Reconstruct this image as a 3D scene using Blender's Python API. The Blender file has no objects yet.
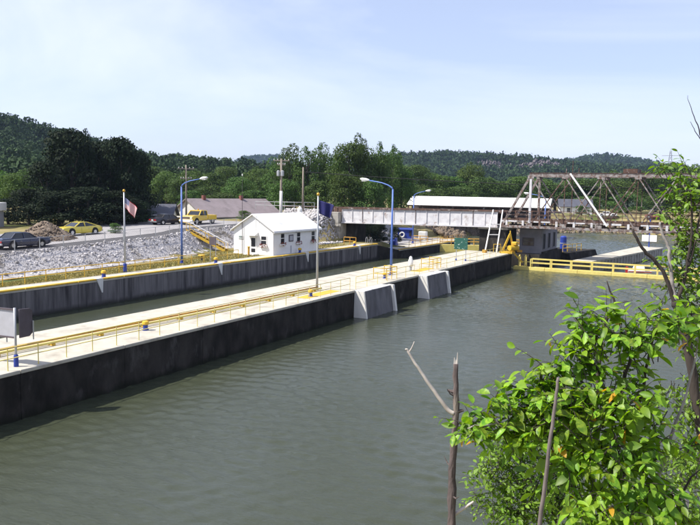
import bpy, bmesh, math, random
import numpy as np
from mathutils import Vector, Matrix

random.seed(7)
rng = np.random.default_rng(11)
scene = bpy.context.scene
COL = scene.collection
rad = math.radians

# ------------------------------------------------------------------ camera
cam_d = bpy.data.cameras.new('camera')
cam = bpy.data.objects.new('camera', cam_d)
COL.objects.link(cam)
cam_d.sensor_width = 36.0
cam_d.sensor_fit = 'HORIZONTAL'
cam_d.lens = 36.0 * 720.0 / 700.0
cam_d.clip_start = 0.1
cam_d.clip_end = 9000
CM = Matrix.Rotation(rad(28.62), 4, 'Z') @ Matrix.Rotation(rad(90 - 5.74), 4, 'X') @ Matrix.Rotation(rad(1.0), 4, 'Z')
cam.matrix_world = Matrix.Translation((0, 0, 8.0)) @ CM
scene.camera = cam

# ------------------------------------------------------------------ sky and sun
SUN_EL = rad(51)
SUN_DIR = Vector((0.74, 0.67, 0)).normalized()          # the way the light travels, on the ground
world = bpy.data.worlds.new('World')
scene.world = world
world.use_nodes = True
wn = world.node_tree.nodes
wl = world.node_tree.links
wn.clear()
w_out = wn.new('ShaderNodeOutputWorld')
w_bg = wn.new('ShaderNodeBackground')
w_sky = wn.new('ShaderNodeTexSky')
w_sky.sky_type = 'NISHITA'
w_sky.sun_disc = False
w_sky.sun_elevation = SUN_EL
w_sky.sun_rotation = math.atan2(-SUN_DIR.x, -SUN_DIR.y)
w_sky.altitude = 60
w_sky.air_density = 1.0
w_sky.dust_density = 1.0
w_sky.ozone_density = 3.0
# thin high cloud veil
tc = wn.new('ShaderNodeTexCoord')
mp = wn.new('ShaderNodeMapping')
mp.inputs['Rotation'].default_value = (0.0, 0.0, rad(-35))
mp.inputs['Scale'].default_value = (0.8, 3.2, 6.0)
wl.new(tc.outputs['Generated'], mp.inputs['Vector'])
n1 = wn.new('ShaderNodeTexNoise')
n1.inputs['Scale'].default_value = 0.8
n1.inputs['Detail'].default_value = 7
n1.inputs['Roughness'].default_value = 0.58
n1.inputs['Distortion'].default_value = 0.6
wl.new(mp.outputs['Vector'], n1.inputs['Vector'])
cr = wn.new('ShaderNodeMapRange')
cr.inputs['From Min'].default_value = 0.40
cr.inputs['From Max'].default_value = 0.66
cr.inputs['To Min'].default_value = 0.32
cr.inputs['To Max'].default_value = 0.66
wl.new(n1.outputs['Fac'], cr.inputs['Value'])
mixw = wn.new('ShaderNodeMix')
mixw.data_type = 'RGBA'
mixw.inputs['B'].default_value = (7.5, 7.8, 10.3, 1)
wl.new(cr.outputs['Result'], mixw.inputs['Factor'])
wl.new(w_sky.outputs['Color'], mixw.inputs['A'])
wl.new(mixw.outputs['Result'], w_bg.inputs['Color'])
w_bg.inputs['Strength'].default_value = 0.10
wl.new(w_bg.outputs['Background'], w_out.inputs['Surface'])

sun_d = bpy.data.lights.new('sun', 'SUN')
sun_d.energy = 5.0
sun_d.angle = rad(0.53)
sun_d.color = (1.0, 0.955, 0.88)
sun = bpy.data.objects.new('sun', sun_d)
COL.objects.link(sun)
ldir = Vector((SUN_DIR.x * math.cos(SUN_EL), SUN_DIR.y * math.cos(SUN_EL), -math.sin(SUN_EL)))
sun.rotation_euler = ldir.to_track_quat('-Z', 'Y').to_euler()

vs = scene.view_settings
vs.view_transform = 'Standard'
vs.look = 'None'
vs.exposure = 0.62
vs.gamma = 1.0
vs.use_curve_mapping = False
scene.render.engine = 'CYCLES'
scene.cycles.use_denoising = True
scene.cycles.max_bounces = 6
scene.cycles.transparent_max_bounces = 6
scene.cycles.volume_bounces = 0

# ------------------------------------------------------------------ materials
MATS = {}


def mat(name, c1, c2=None, rough=0.75, scale=2.0, stretch=(1, 1, 1), lo=0.35, hi=0.7, detail=5, bump=0.0, bscale=None,
        metal=0.0, spec=0.4, c3=None, s3=0.3, lo3=0.55, hi3=0.7, trans=0.0, island=0.0, objrand=0.0, coat=0.0, tide=None):
    """Principled material: two colours mixed by noise in object space, an optional third for stains, bump, leaf translucency."""
    m = bpy.data.materials.new(name)
    m.use_nodes = True
    nt = m.node_tree
    N, L = nt.nodes, nt.links
    b = N['Principled BSDF']
    b.inputs['Roughness'].default_value = rough
    b.inputs['Metallic'].default_value = metal
    b.inputs['Specular IOR Level'].default_value = spec
    b.inputs['Coat Weight'].default_value = coat
    t = N.new('ShaderNodeTexCoord')
    mpn = N.new('ShaderNodeMapping')
    mpn.inputs['Scale'].default_value = stretch
    L.new(t.outputs['Object'], mpn.inputs['Vector'])
    col = None
    if c2 is None:
        c2 = tuple(x * 0.8 for x in c1)
    nz = N.new('ShaderNodeTexNoise')
    nz.inputs['Scale'].default_value = scale
    nz.inputs['Detail'].default_value = detail
    nz.inputs['Roughness'].default_value = 0.6
    L.new(mpn.outputs['Vector'], nz.inputs['Vector'])
    mr = N.new('ShaderNodeMapRange')
    mr.inputs['From Min'].default_value = lo
    mr.inputs['From Max'].default_value = hi
    L.new(nz.outputs['Fac'], mr.inputs['Value'])
    mx = N.new('ShaderNodeMix')
    mx.data_type = 'RGBA'
    mx.inputs['A'].default_value = (*c1, 1)
    mx.inputs['B'].default_value = (*c2, 1)
    L.new(mr.outputs['Result'], mx.inputs['Factor'])
    col = mx.outputs['Result']
    if c3 is not None:
        nz3 = N.new('ShaderNodeTexNoise')
        nz3.inputs['Scale'].default_value = s3
        nz3.inputs['Detail'].default_value = 6
        nz3.inputs['Roughness'].default_value = 0.65
        L.new(mpn.outputs['Vector'], nz3.inputs['Vector'])
        mr3 = N.new('ShaderNodeMapRange')
        mr3.inputs['From Min'].default_value = lo3
        mr3.inputs['From Max'].default_value = hi3
        L.new(nz3.outputs['Fac'], mr3.inputs['Value'])
        mx3 = N.new('ShaderNodeMix')
        mx3.data_type = 'RGBA'
        L.new(mr3.outputs['Result'], mx3.inputs['Factor'])
        L.new(col, mx3.inputs['A'])
        mx3.inputs['B'].default_value = (*c3, 1)
        col = mx3.outputs['Result']
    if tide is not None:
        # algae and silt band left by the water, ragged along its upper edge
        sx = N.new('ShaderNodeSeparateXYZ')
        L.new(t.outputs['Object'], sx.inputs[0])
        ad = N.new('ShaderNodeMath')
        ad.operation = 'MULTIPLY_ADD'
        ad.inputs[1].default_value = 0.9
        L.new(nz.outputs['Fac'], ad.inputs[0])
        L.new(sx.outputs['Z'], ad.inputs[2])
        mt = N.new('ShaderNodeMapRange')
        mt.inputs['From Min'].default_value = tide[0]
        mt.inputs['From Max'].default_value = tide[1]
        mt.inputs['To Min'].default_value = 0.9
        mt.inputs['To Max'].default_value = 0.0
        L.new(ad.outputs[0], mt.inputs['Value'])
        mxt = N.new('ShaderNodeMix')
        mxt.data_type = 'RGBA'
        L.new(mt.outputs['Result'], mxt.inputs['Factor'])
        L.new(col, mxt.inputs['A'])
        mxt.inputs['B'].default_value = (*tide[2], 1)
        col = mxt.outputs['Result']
    if island or objrand:
        hs = N.new('ShaderNodeHueSaturation')
        L.new(col, hs.inputs['Color'])
        src = None
        if island:
            g = N.new('ShaderNodeNewGeometry')
            mi = N.new('ShaderNodeMapRange')
            mi.inputs['To Min'].default_value = 1 - island
            mi.inputs['To Max'].default_value = 1 + island
            L.new(g.outputs['Random Per Island'], mi.inputs['Value'])
            src = mi.outputs['Result']
        if objrand:
            oi = N.new('ShaderNodeObjectInfo')
            mo = N.new('ShaderNodeMapRange')
            mo.inputs['To Min'].default_value = 1 - objrand
            mo.inputs['To Max'].default_value = 1 + objrand
            L.new(oi.outputs['Random'], mo.inputs['Value'])
            mh = N.new('ShaderNodeMapRange')
            mh.inputs['To Min'].default_value = 0.485
            mh.inputs['To Max'].default_value = 0.515
            L.new(oi.outputs['Random'], mh.inputs['Value'])
            L.new(mh.outputs['Result'], hs.inputs['Hue'])
            if src is not None:
                mm = N.new('ShaderNodeMath')
                mm.operation = 'MULTIPLY'
                L.new(src, mm.inputs[0])
                L.new(mo.outputs['Result'], mm.inputs[1])
                src = mm.outputs['Value']
            else:
                src = mo.outputs['Result']
        L.new(src, hs.inputs['Value'])
        col = hs.outputs['Color']
    L.new(col, b.inputs['Base Color'])
    if bump:
        bp = N.new('ShaderNodeBump')
        bp.inputs['Strength'].default_value = bump
        bp.inputs['Distance'].default_value = 0.05
        nb = N.new('ShaderNodeTexNoise')
        nb.inputs['Scale'].default_value = bscale or scale * 4
        nb.inputs['Detail'].default_value = 6
        L.new(mpn.outputs['Vector'], nb.inputs['Vector'])
        L.new(nb.outputs['Fac'], bp.inputs['Height'])
        L.new(bp.outputs['Normal'], b.inputs['Normal'])
    if trans:
        tr = N.new('ShaderNodeBsdfTranslucent')
        hs2 = N.new('ShaderNodeHueSaturation')
        hs2.inputs['Value'].default_value = 1.5
        hs2.inputs['Saturation'].default_value = 1.1
        L.new(col, hs2.inputs['Color'])
        L.new(hs2.outputs['Color'], tr.inputs['Color'])
        ms = N.new('ShaderNodeMixShader')
        ms.inputs['Fac'].default_value = trans
        L.new(b.outputs['BSDF'], ms.inputs[1])
        L.new(tr.outputs['BSDF'], ms.inputs[2])
        L.new(ms.outputs['Shader'], N['Material Output'].inputs['Surface'])
    MATS[name] = m
    return m


mat('deck_concrete', (0.47, 0.44, 0.36), (0.37, 0.345, 0.285), rough=0.9, scale=0.8, bump=0.15, bscale=14, c3=(0.24, 0.21, 0.165), s3=0.7, lo3=0.50, hi3=0.76)
mat('light_concrete', (0.72, 0.70, 0.65), (0.60, 0.58, 0.53), rough=0.9, scale=1.2, stretch=(1, 1, 0.4), bump=0.2, bscale=10, c3=(0.2, 0.19, 0.17), s3=0.5, lo3=0.6, hi3=0.8)
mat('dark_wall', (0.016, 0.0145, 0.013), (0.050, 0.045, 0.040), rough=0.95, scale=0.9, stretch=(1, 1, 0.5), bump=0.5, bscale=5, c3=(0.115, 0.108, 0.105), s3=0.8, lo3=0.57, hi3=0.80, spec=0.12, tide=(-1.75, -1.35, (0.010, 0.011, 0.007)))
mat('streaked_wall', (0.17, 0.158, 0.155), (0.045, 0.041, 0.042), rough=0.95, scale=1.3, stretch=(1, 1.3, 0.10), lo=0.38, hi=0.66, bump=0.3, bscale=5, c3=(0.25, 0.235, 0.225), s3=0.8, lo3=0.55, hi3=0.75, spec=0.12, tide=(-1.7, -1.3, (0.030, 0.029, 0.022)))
mat('abutment_concrete', (0.40, 0.38, 0.34), (0.26, 0.24, 0.21), rough=0.95, scale=0.9, bump=0.3, c3=(0.12, 0.11, 0.10), s3=0.5, lo3=0.58, hi3=0.75)
mat('yellow_paint', (0.62, 0.40, 0.03), (0.50, 0.30, 0.03), rough=0.55, scale=3, c3=(0.20, 0.11, 0.04), s3=2.2, lo3=0.66, hi3=0.8)
mat('pale_yellow', (0.66, 0.56, 0.17), (0.58, 0.46, 0.12), rough=0.6, scale=2, c3=(0.25, 0.16, 0.06), s3=2.5, lo3=0.66, hi3=0.8)
mat('rust_yellow', (0.55, 0.30, 0.03), (0.30, 0.15, 0.04), rough=0.7, scale=2)
mat('blue_paint', (0.09, 0.17, 0.46), (0.08, 0.14, 0.38), rough=0.45, scale=2)
mat('deep_blue', (0.02, 0.05, 0.30), (0.02, 0.04, 0.22), rough=0.45, scale=2)
mat('white_paint', (0.80, 0.79, 0.76), (0.74, 0.73, 0.70), rough=0.6, scale=1.5, c3=(0.5, 0.48, 0.42), s3=1.0, lo3=0.72, hi3=0.9)
mat('roof_white', (0.74, 0.73, 0.70), (0.66, 0.65, 0.63), rough=0.8, scale=1.5, stretch=(1, 3, 1))
mat('lamp_white', (0.78, 0.78, 0.76), (0.72, 0.72, 0.70), rough=0.35)
mat('pole_metal', (0.42, 0.43, 0.44), (0.34, 0.35, 0.36), rough=0.45, metal=0.3)
mat('gold', (0.65, 0.38, 0.05), (0.55, 0.30, 0.04), rough=0.35, metal=0.4)
mat('dark_glass', (0.015, 0.017, 0.02), (0.03, 0.03, 0.035), rough=0.12, spec=0.6)
mat('flower', (0.30, 0.015, 0.02), (0.10, 0.06, 0.02), rough=0.7, scale=9, lo=0.45, hi=0.55)
mat('rust', (0.12, 0.065, 0.045), (0.05, 0.032, 0.027), rough=0.9, scale=2.5, c3=(0.30, 0.27, 0.25), s3=1.6, lo3=0.56, hi3=0.66, bump=0.2)
mat('peeling_white', (0.60, 0.59, 0.59), (0.44, 0.43, 0.45), rough=0.8, scale=1.3, detail=8, c3=(0.20, 0.13, 0.10), s3=1.1, lo3=0.56, hi3=0.72, bump=0.12)
mat('peeling_steel', (0.30, 0.275, 0.265), (0.13, 0.10, 0.09), rough=0.85, scale=1.6, lo=0.42, hi=0.58, c3=(0.12, 0.06, 0.04), s3=2.2, lo3=0.5, hi3=0.62, bump=0.15)
mat('asphalt', (0.075, 0.073, 0.075), (0.06, 0.058, 0.06), rough=0.95, scale=4, bump=0.1)
mat('pale_road', (0.30, 0.285, 0.28), (0.25, 0.24, 0.235), rough=0.95, scale=0.6, c3=(0.2, 0.19, 0.185), s3=0.2)
mat('stone_bed', (0.46, 0.44, 0.43), (0.33, 0.31, 0.30), rough=0.95, scale=2.2, detail=9, bump=1.0, bscale=7, c3=(0.17, 0.15, 0.12), s3=0.35, lo3=0.54, hi3=0.68)
mat('powerhouse_wall', (0.23, 0.22, 0.24), (0.17, 0.165, 0.18), rough=0.85, scale=1.2, c3=(0.14, 0.13, 0.13), s3=0.8, lo3=0.58, hi3=0.75)
mat('stone', (0.47, 0.45, 0.44), (0.33, 0.31, 0.305), rough=0.95, scale=0.5, c3=(0.20, 0.175, 0.14), s3=0.35, lo3=0.52, hi3=0.66, island=0.45, bump=0.2, spec=0.2)
mat('gravel', (0.19, 0.145, 0.105), (0.12, 0.09, 0.065), rough=0.95, scale=2, bump=0.4, bscale=14, c3=(0.34, 0.28, 0.22), s3=1.4, lo3=0.55, hi3=0.7)
mat('wood_grey', (0.26, 0.22, 0.18), (0.17, 0.14, 0.11), rough=0.9, scale=5, stretch=(1, 1, 0.1))
mat('roof_mauve', (0.24, 0.20, 0.205), (0.19, 0.16, 0.16), rough=0.9, scale=0.8, c3=(0.15, 0.125, 0.125), s3=0.5)
mat('roof_slate', (0.075, 0.08, 0.10), (0.055, 0.055, 0.07), rough=0.7, scale=1)
mat('siding', (0.55, 0.54, 0.51), (0.45, 0.44, 0.42), rough=0.8, scale=1.5)
mat('brick_red', (0.22, 0.08, 0.06), (0.16, 0.06, 0.05), rough=0.9, scale=3)
mat('dark_void', (0.012, 0.012, 0.013), (0.02, 0.02, 0.02), rough=0.95)
mat('car_yellow', (0.62, 0.50, 0.06), (0.60, 0.48, 0.06), rough=0.3, coat=0.6)
mat('truck_yellow', (0.60, 0.40, 0.02), (0.57, 0.38, 0.02), rough=0.35, coat=0.5)
mat('car_blue', (0.012, 0.018, 0.05), (0.010, 0.015, 0.04), rough=0.3, coat=0.6)
mat('car_dark', (0.02, 0.018, 0.025), (0.015, 0.014, 0.02), rough=0.35, coat=0.5)
mat('tyre', (0.015, 0.015, 0.015), (0.02, 0.02, 0.02), rough=0.9)
mat('chrome', (0.55, 0.55, 0.56), (0.48, 0.48, 0.5), rough=0.25, metal=0.7)
mat('tail_red', (0.35, 0.02, 0.02), (0.28, 0.02, 0.02), rough=0.3)
mat('lens', (0.65, 0.65, 0.62), (0.6, 0.6, 0.58), rough=0.15)
mat('sign_grey', (0.42, 0.42, 0.45), (0.36, 0.36, 0.38), rough=0.6)
mat('sign_dark', (0.10, 0.08, 0.09), (0.07, 0.055, 0.06), rough=0.6)
mat('sign_green', (0.012, 0.085, 0.06), (0.010, 0.07, 0.05), rough=0.6, scale=3, c3=(0.45, 0.52, 0.48), s3=4.0, lo3=0.60, hi3=0.66)
mat('bark', (0.055, 0.042, 0.034), (0.03, 0.024, 0.02), rough=0.95, scale=4, stretch=(1, 1, 0.2), bump=0.5)
mat('dead_bark', (0.13, 0.10, 0.092), (0.045, 0.035, 0.032), rough=0.95, scale=7, stretch=(1, 1, 0.18), bump=0.6, c3=(0.36, 0.31, 0.25), s3=2.2, lo3=0.54, hi3=0.66)
mat('dead_pale', (0.52, 0.47, 0.42), (0.38, 0.33, 0.29), rough=0.85, scale=9)
mat('stick_bark', (0.17, 0.14, 0.13), (0.11, 0.09, 0.085), rough=0.9, scale=10)
mat('pale_bark', (0.34, 0.31, 0.28), (0.16, 0.14, 0.13), rough=0.9, scale=8)
mat('leaf', (0.105, 0.205, 0.014), (0.27, 0.38, 0.03), rough=0.45, scale=3.5, trans=0.40, island=0.45, objrand=0.4, spec=0.35, c3=(0.08, 0.18, 0.015), s3=2.4, lo3=0.5, hi3=0.65)
mat('leaf_gold', (0.55, 0.36, 0.02), (0.45, 0.20, 0.02), rough=0.5, scale=3, trans=0.4)
mat('leaf_small', (0.12, 0.22, 0.02), (0.20, 0.31, 0.035), rough=0.5, scale=1.5, trans=0.4, island=0.3)
mat('leaf_shade', (0.05, 0.11, 0.012), (0.09, 0.17, 0.02), rough=0.5, scale=1.5, trans=0.35, island=0.3)
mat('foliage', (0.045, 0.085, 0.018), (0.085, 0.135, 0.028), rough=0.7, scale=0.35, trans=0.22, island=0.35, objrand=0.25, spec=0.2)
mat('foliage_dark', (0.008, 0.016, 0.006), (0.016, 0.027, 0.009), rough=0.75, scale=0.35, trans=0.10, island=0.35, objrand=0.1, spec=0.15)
mat('shaded_face', (0.15, 0.145, 0.15), (0.08, 0.077, 0.08), rough=0.95, scale=1.4, stretch=(1, 1, 0.3), bump=0.25, c3=(0.06, 0.058, 0.058), s3=0.6, lo3=0.55, hi3=0.75)  # darker buttress concrete, the shade of its river side put into the colour
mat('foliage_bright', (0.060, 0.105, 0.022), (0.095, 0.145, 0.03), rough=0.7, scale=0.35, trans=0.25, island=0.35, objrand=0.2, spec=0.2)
mat('forest', (0.017, 0.036, 0.013), (0.034, 0.060, 0.018), rough=0.8, scale=0.02, trans=0.1, island=0.4, spec=0.15)
mat('forest_floor', (0.022, 0.036, 0.012), (0.03, 0.045, 0.015), rough=0.95, scale=0.1)
mat('cliff_rock', (0.20, 0.17, 0.17), (0.09, 0.075, 0.08), rough=0.95, scale=0.10, stretch=(1, 1, 0.5), bump=0.6)
mat('cloth_blue', (0.012, 0.014, 0.10), (0.012, 0.012, 0.075), rough=0.85, scale=2, c3=(0.30, 0.16, 0.10), s3=2.2, lo3=0.66, hi3=0.72)
mat('boat_white', (0.74, 0.74, 0.73), (0.70, 0.70, 0.69), rough=0.3)
mat('orange_buoy', (0.75, 0.74, 0.70), (0.70, 0.69, 0.66), rough=0.5)
mat('grass_tuft', (0.30, 0.245, 0.085), (0.19, 0.175, 0.05), rough=0.85, scale=1.0, island=0.3, trans=0.2)


def flag_material():
    m = bpy.data.materials.new('stripes_and_stars')
    m.use_nodes = True
    N, L = m.node_tree.nodes, m.node_tree.links
    b = N['Principled BSDF']
    b.inputs['Roughness'].default_value = 0.85
    uv = N.new('ShaderNodeUVMap')
    sep = N.new('ShaderNodeSeparateXYZ')
    L.new(uv.outputs['UV'], sep.inputs[0])

    def math_n(op, a, bb):
        n = N.new('ShaderNodeMath')
        n.operation = op
        for i, v in enumerate((a, bb)):
            if isinstance(v, (int, float)):
                n.inputs[i].default_value = v
            elif v is not None:
                L.new(v, n.inputs[i])
        return n.outputs[0]
    st = math_n('MODULO', math_n('FLOOR', math_n('MULTIPLY', sep.outputs['Y'], 12.99), None), 2)
    cant = math_n('MULTIPLY', math_n('LESS_THAN', sep.outputs['X'], 0.4), math_n('GREATER_THAN', sep.outputs['Y'], 0.4615))
    mx = N.new('ShaderNodeMix'); mx.data_type = 'RGBA'
    mx.inputs['A'].default_value = (0.42, 0.03, 0.04, 1)
    mx.inputs['B'].default_value = (0.72, 0.70, 0.68, 1)
    L.new(st, mx.inputs['Factor'])
    # white stars on the blue field: a lattice of dots
    fx = math_n('SUBTRACT', math_n('FRACT', math_n('MULTIPLY', sep.outputs['X'], 15), None), 0.5)
    fy = math_n('SUBTRACT', math_n('FRACT', math_n('MULTIPLY', sep.outputs['Y'], 10), None), 0.5)
    star = math_n('LESS_THAN', math_n('ADD', math_n('MULTIPLY', fx, fx), math_n('MULTIPLY', fy, fy)), 0.05)
    mc = N.new('ShaderNodeMix'); mc.data_type = 'RGBA'
    mc.inputs['A'].default_value = (0.02, 0.03, 0.14, 1)
    mc.inputs['B'].default_value = (0.7, 0.7, 0.7, 1)
    L.new(star, mc.inputs['Factor'])
    m2 = N.new('ShaderNodeMix'); m2.data_type = 'RGBA'
    L.new(cant, m2.inputs['Factor'])
    L.new(mx.outputs['Result'], m2.inputs['A'])
    L.new(mc.outputs['Result'], m2.inputs['B'])
    L.new(m2.outputs['Result'], b.inputs['Base Color'])
    MATS['us_flag'] = m


flag_material()


def water_material():
    m = bpy.data.materials.new('river_water')
    m.use_nodes = True
    N, L = m.node_tree.nodes, m.node_tree.links
    b = N['Principled BSDF']
    b.inputs['Base Color'].default_value = (0.044, 0.051, 0.031, 1)
    b.inputs['Roughness'].default_value = 0.10
    b.inputs['IOR'].default_value = 1.33
    b.inputs['Specular IOR Level'].default_value = 0.5
    t = N.new('ShaderNodeTexCoord')
    mp_ = N.new('ShaderNodeMapping')
    mp_.inputs['Rotation'].default_value = (0, 0, rad(24))
    mp_.inputs['Scale'].default_value = (0.55, 1.25, 1)
    L.new(t.outputs['Object'], mp_.inputs['Vector'])
    a = N.new('ShaderNodeTexNoise')
    a.inputs['Scale'].default_value = 6.5
    a.inputs['Detail'].default_value = 6
    a.inputs['Roughness'].default_value = 0.62
    a.inputs['Distortion'].default_value = 0.4
    L.new(mp_.outputs['Vector'], a.inputs['Vector'])
    c = N.new('ShaderNodeTexNoise')
    c.inputs['Scale'].default_value = 0.12
    c.inputs['Detail'].default_value = 3
    L.new(t.outputs['Object'], c.inputs['Vector'])
    mr = N.new('ShaderNodeMapRange')
    mr.inputs['From Min'].default_value = 0.35
    mr.inputs['From Max'].default_value = 0.65
    mr.inputs['To Min'].default_value = 0.45
    mr.inputs['To Max'].default_value = 1.0
    L.new(c.outputs['Fac'], mr.inputs['Value'])
    mu = N.new('ShaderNodeMath')
    mu.operation = 'MULTIPLY'
    L.new(a.outputs['Fac'], mu.inputs[0])
    L.new(mr.outputs['Result'], mu.inputs[1])
    bp = N.new('ShaderNodeBump')
    bp.inputs['Strength'].default_value = 1.0
    bp.inputs['Distance'].default_value = 0.045
    L.new(mu.outputs['Value'], bp.inputs['Height'])
    L.new(bp.outputs['Normal'], b.inputs['Normal'])
    MATS['water'] = m


water_material()


def ground_material():
    """Grass with dry patches; world-space noise."""
    m = mat('ground', (0.20, 0.17, 0.065), (0.28, 0.225, 0.115), rough=0.95, scale=0.35, detail=7, bump=0.5, bscale=9,
            c3=(0.085, 0.105, 0.03), s3=0.16, lo3=0.5, hi3=0.62, spec=0.15)
    return m


ground_material()

# ------------------------------------------------------------------ geometry helpers


def tag(o, label=None, cat=None, group=None, kind=None):
    if label:
        o['label'] = label
    if cat:
        o['category'] = cat
    if group:
        o['group'] = group
    if kind:
        o['kind'] = kind
    return o


def empty(name, loc, label, cat, group=None, rz=0.0):
    o = bpy.data.objects.new(name, None)
    o.empty_display_size = 0.2
    COL.objects.link(o)
    o.location = loc
    o.rotation_euler = (0, 0, rz)
    return tag(o, label, cat, group)


class MB:
    """Collects faces of several shapes; build() links them as one mesh object."""

    def __init__(self):
        self.v, self.f = [], []

    def add(self, vs_, fs):
        o = len(self.v)
        self.v += [tuple(p) for p in vs_]
        self.f += [tuple(i + o for i in f) for f in fs]
        return self

    def box(self, x0, x1, y0, y1, z0, z1):
        return self.add([(x0, y0, z0), (x1, y0, z0), (x1, y1, z0), (x0, y1, z0), (x0, y0, z1), (x1, y0, z1), (x1, y1, z1), (x0, y1, z1)],
                        [(0, 3, 2, 1), (4, 5, 6, 7), (0, 1, 5, 4), (1, 2, 6, 5), (2, 3, 7, 6), (3, 0, 4, 7)])

    def hexa(self, b, t):
        """bottom ring of 4 and top ring of 4, counter-clockwise from above"""
        return self.add(list(b) + list(t), [(0, 3, 2, 1), (4, 5, 6, 7), (0, 1, 5, 4), (1, 2, 6, 5), (2, 3, 7, 6), (3, 0, 4, 7)])

    def beam(self, p, q, w, h, up=(0, 0, 1)):
        p, q = Vector(p), Vector(q)
        d = (q - p).normalized()
        u = Vector(up)
        s = d.cross(u)
        if s.length < 1e-4:
            s = d.cross(Vector((1, 0, 0)))
        s.normalize()
        t = s.cross(d).normalized()
        a, b = s * w / 2, t * h / 2
        vs_ = [p - a - b, p + a - b, p + a + b, p - a + b, q - a - b, q + a - b, q + a + b, q - a + b]
        return self.add(vs_, [(0, 1, 2, 3), (7, 6, 5, 4), (0, 4, 5, 1), (1, 5, 6, 2), (2, 6, 7, 3), (3, 7, 4, 0)])

    def tube(self, pts, r, n=8, caps=True):
        pts = [Vector(p) for p in pts]
        if not isinstance(r, (list, tuple)):
            r = [r] * len(pts)
        o = len(self.v)
        ref = Vector((0.31, 0.17, 0.93)).normalized()
        for i, p in enumerate(pts):
            d = (pts[min(i + 1, len(pts) - 1)] - pts[max(i - 1, 0)]).normalized()
            s = d.cross(ref)
            if s.length < 1e-3:
                s = d.cross(Vector((1, 0, 0)))
            s.normalize()
            t = s.cross(d)
            for k in range(n):
                a = 2 * math.pi * k / n
                self.v.append(tuple(p + (s * math.cos(a) + t * math.sin(a)) * r[i]))
        for i in range(len(pts) - 1):
            for k in range(n):
                k2 = (k + 1) % n
                self.f.append((o + i * n + k, o + i * n + k2, o + (i + 1) * n + k2, o + (i + 1) * n + k))
        if caps:
            self.f.append(tuple(o + k for k in range(n))[::-1])
            self.f.append(tuple(o + (len(pts) - 1) * n + k for k in range(n)))
        return self

    def lathe(self, prof, c=(0, 0, 0), n=14):
        o = len(self.v)
        for r, z in prof:
            for k in range(n):
                a = 2 * math.pi * k / n
                self.v.append((c[0] + r * math.cos(a), c[1] + r * math.sin(a), c[2] + z))
        for i in range(len(prof) - 1):
            for k in range(n):
                k2 = (k + 1) % n
                self.f.append((o + i * n + k, o + i * n + k2, o + (i + 1) * n + k2, o + (i + 1) * n + k))
        self.f.append(tuple(o + k for k in range(n))[::-1])
        self.f.append(tuple(o + (len(prof) - 1) * n + k for k in range(n)))
        return self

    def loft(self, rings, caps=True):
        o = len(self.v)
        n = len(rings[0])
        for r in rings:
            self.v += [tuple(p) for p in r]
        for i in range(len(rings) - 1):
            for k in range(n):
                k2 = (k + 1) % n
                self.f.append((o + i * n + k, o + i * n + k2, o + (i + 1) * n + k2, o + (i + 1) * n + k))
        if caps:
            self.f.append(tuple(o + k for k in range(n))[::-1])
            self.f.append(tuple(o + (len(rings) - 1) * n + k for k in range(n)))
        return self

    def build(self, name, material, parent=None, world=False, smooth=False, bevel=0.0):
        vs_ = self.v
        if world and parent is not None:
            l = parent.location if parent.parent is None else parent.parent.location
            vs_ = [(x - l[0], y - l[1], z - l[2]) for x, y, z in vs_]
        me = bpy.data.meshes.new(name)
        me.from_pydata(vs_, [], self.f)
        if smooth:
            for p in me.polygons:
                p.use_smooth = True
        me.materials.append(MATS[material])
        bm = bmesh.new()
        bm.from_mesh(me)
        bmesh.ops.recalc_face_normals(bm, faces=bm.faces)
        if bevel:
            bmesh.ops.bevel(bm, geom=[e for e in bm.edges if e.calc_face_angle(0) > 0.6], offset=bevel, segments=1, affect='EDGES', clamp_overlap=True)
        bm.to_mesh(me)
        bm.free()
        o = bpy.data.objects.new(name, me)
        COL.objects.link(o)
        if parent is not None:
            o.parent = parent
        return o


def copy_tree(o, parent=None):
    c = o.copy()
    COL.objects.link(c)
    c.parent = parent
    for ch in list(o.children):
        copy_tree(ch, c)
    return c


def np_mesh(name, V, Fq, material, parent=None, smooth=False):
    """mesh from numpy arrays: V (n,3), Fq (m,k)"""
    me = bpy.data.meshes.new(name)
    k = Fq.shape[1]
    me.vertices.add(len(V))
    me.vertices.foreach_set('co', np.ascontiguousarray(V, dtype=np.float32).ravel())
    me.loops.add(Fq.size)
    me.loops.foreach_set('vertex_index', np.ascontiguousarray(Fq, dtype=np.int32).ravel())
    me.polygons.add(len(Fq))
    me.polygons.foreach_set('loop_start', np.arange(0, Fq.size, k, dtype=np.int32))
    me.polygons.foreach_set('loop_total', np.full(len(Fq), k, dtype=np.int32))
    if smooth:
        me.polygons.foreach_set('use_smooth', np.ones(len(Fq), dtype=bool))
    me.update(calc_edges=True)
    me.materials.append(MATS[material])
    o = bpy.data.objects.new(name, me)
    COL.objects.link(o)
    if parent is not None:
        o.parent = parent
    return o


def interp(x, pts):
    return np.interp(x, [p[0] for p in pts], [p[1] for p in pts])


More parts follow.
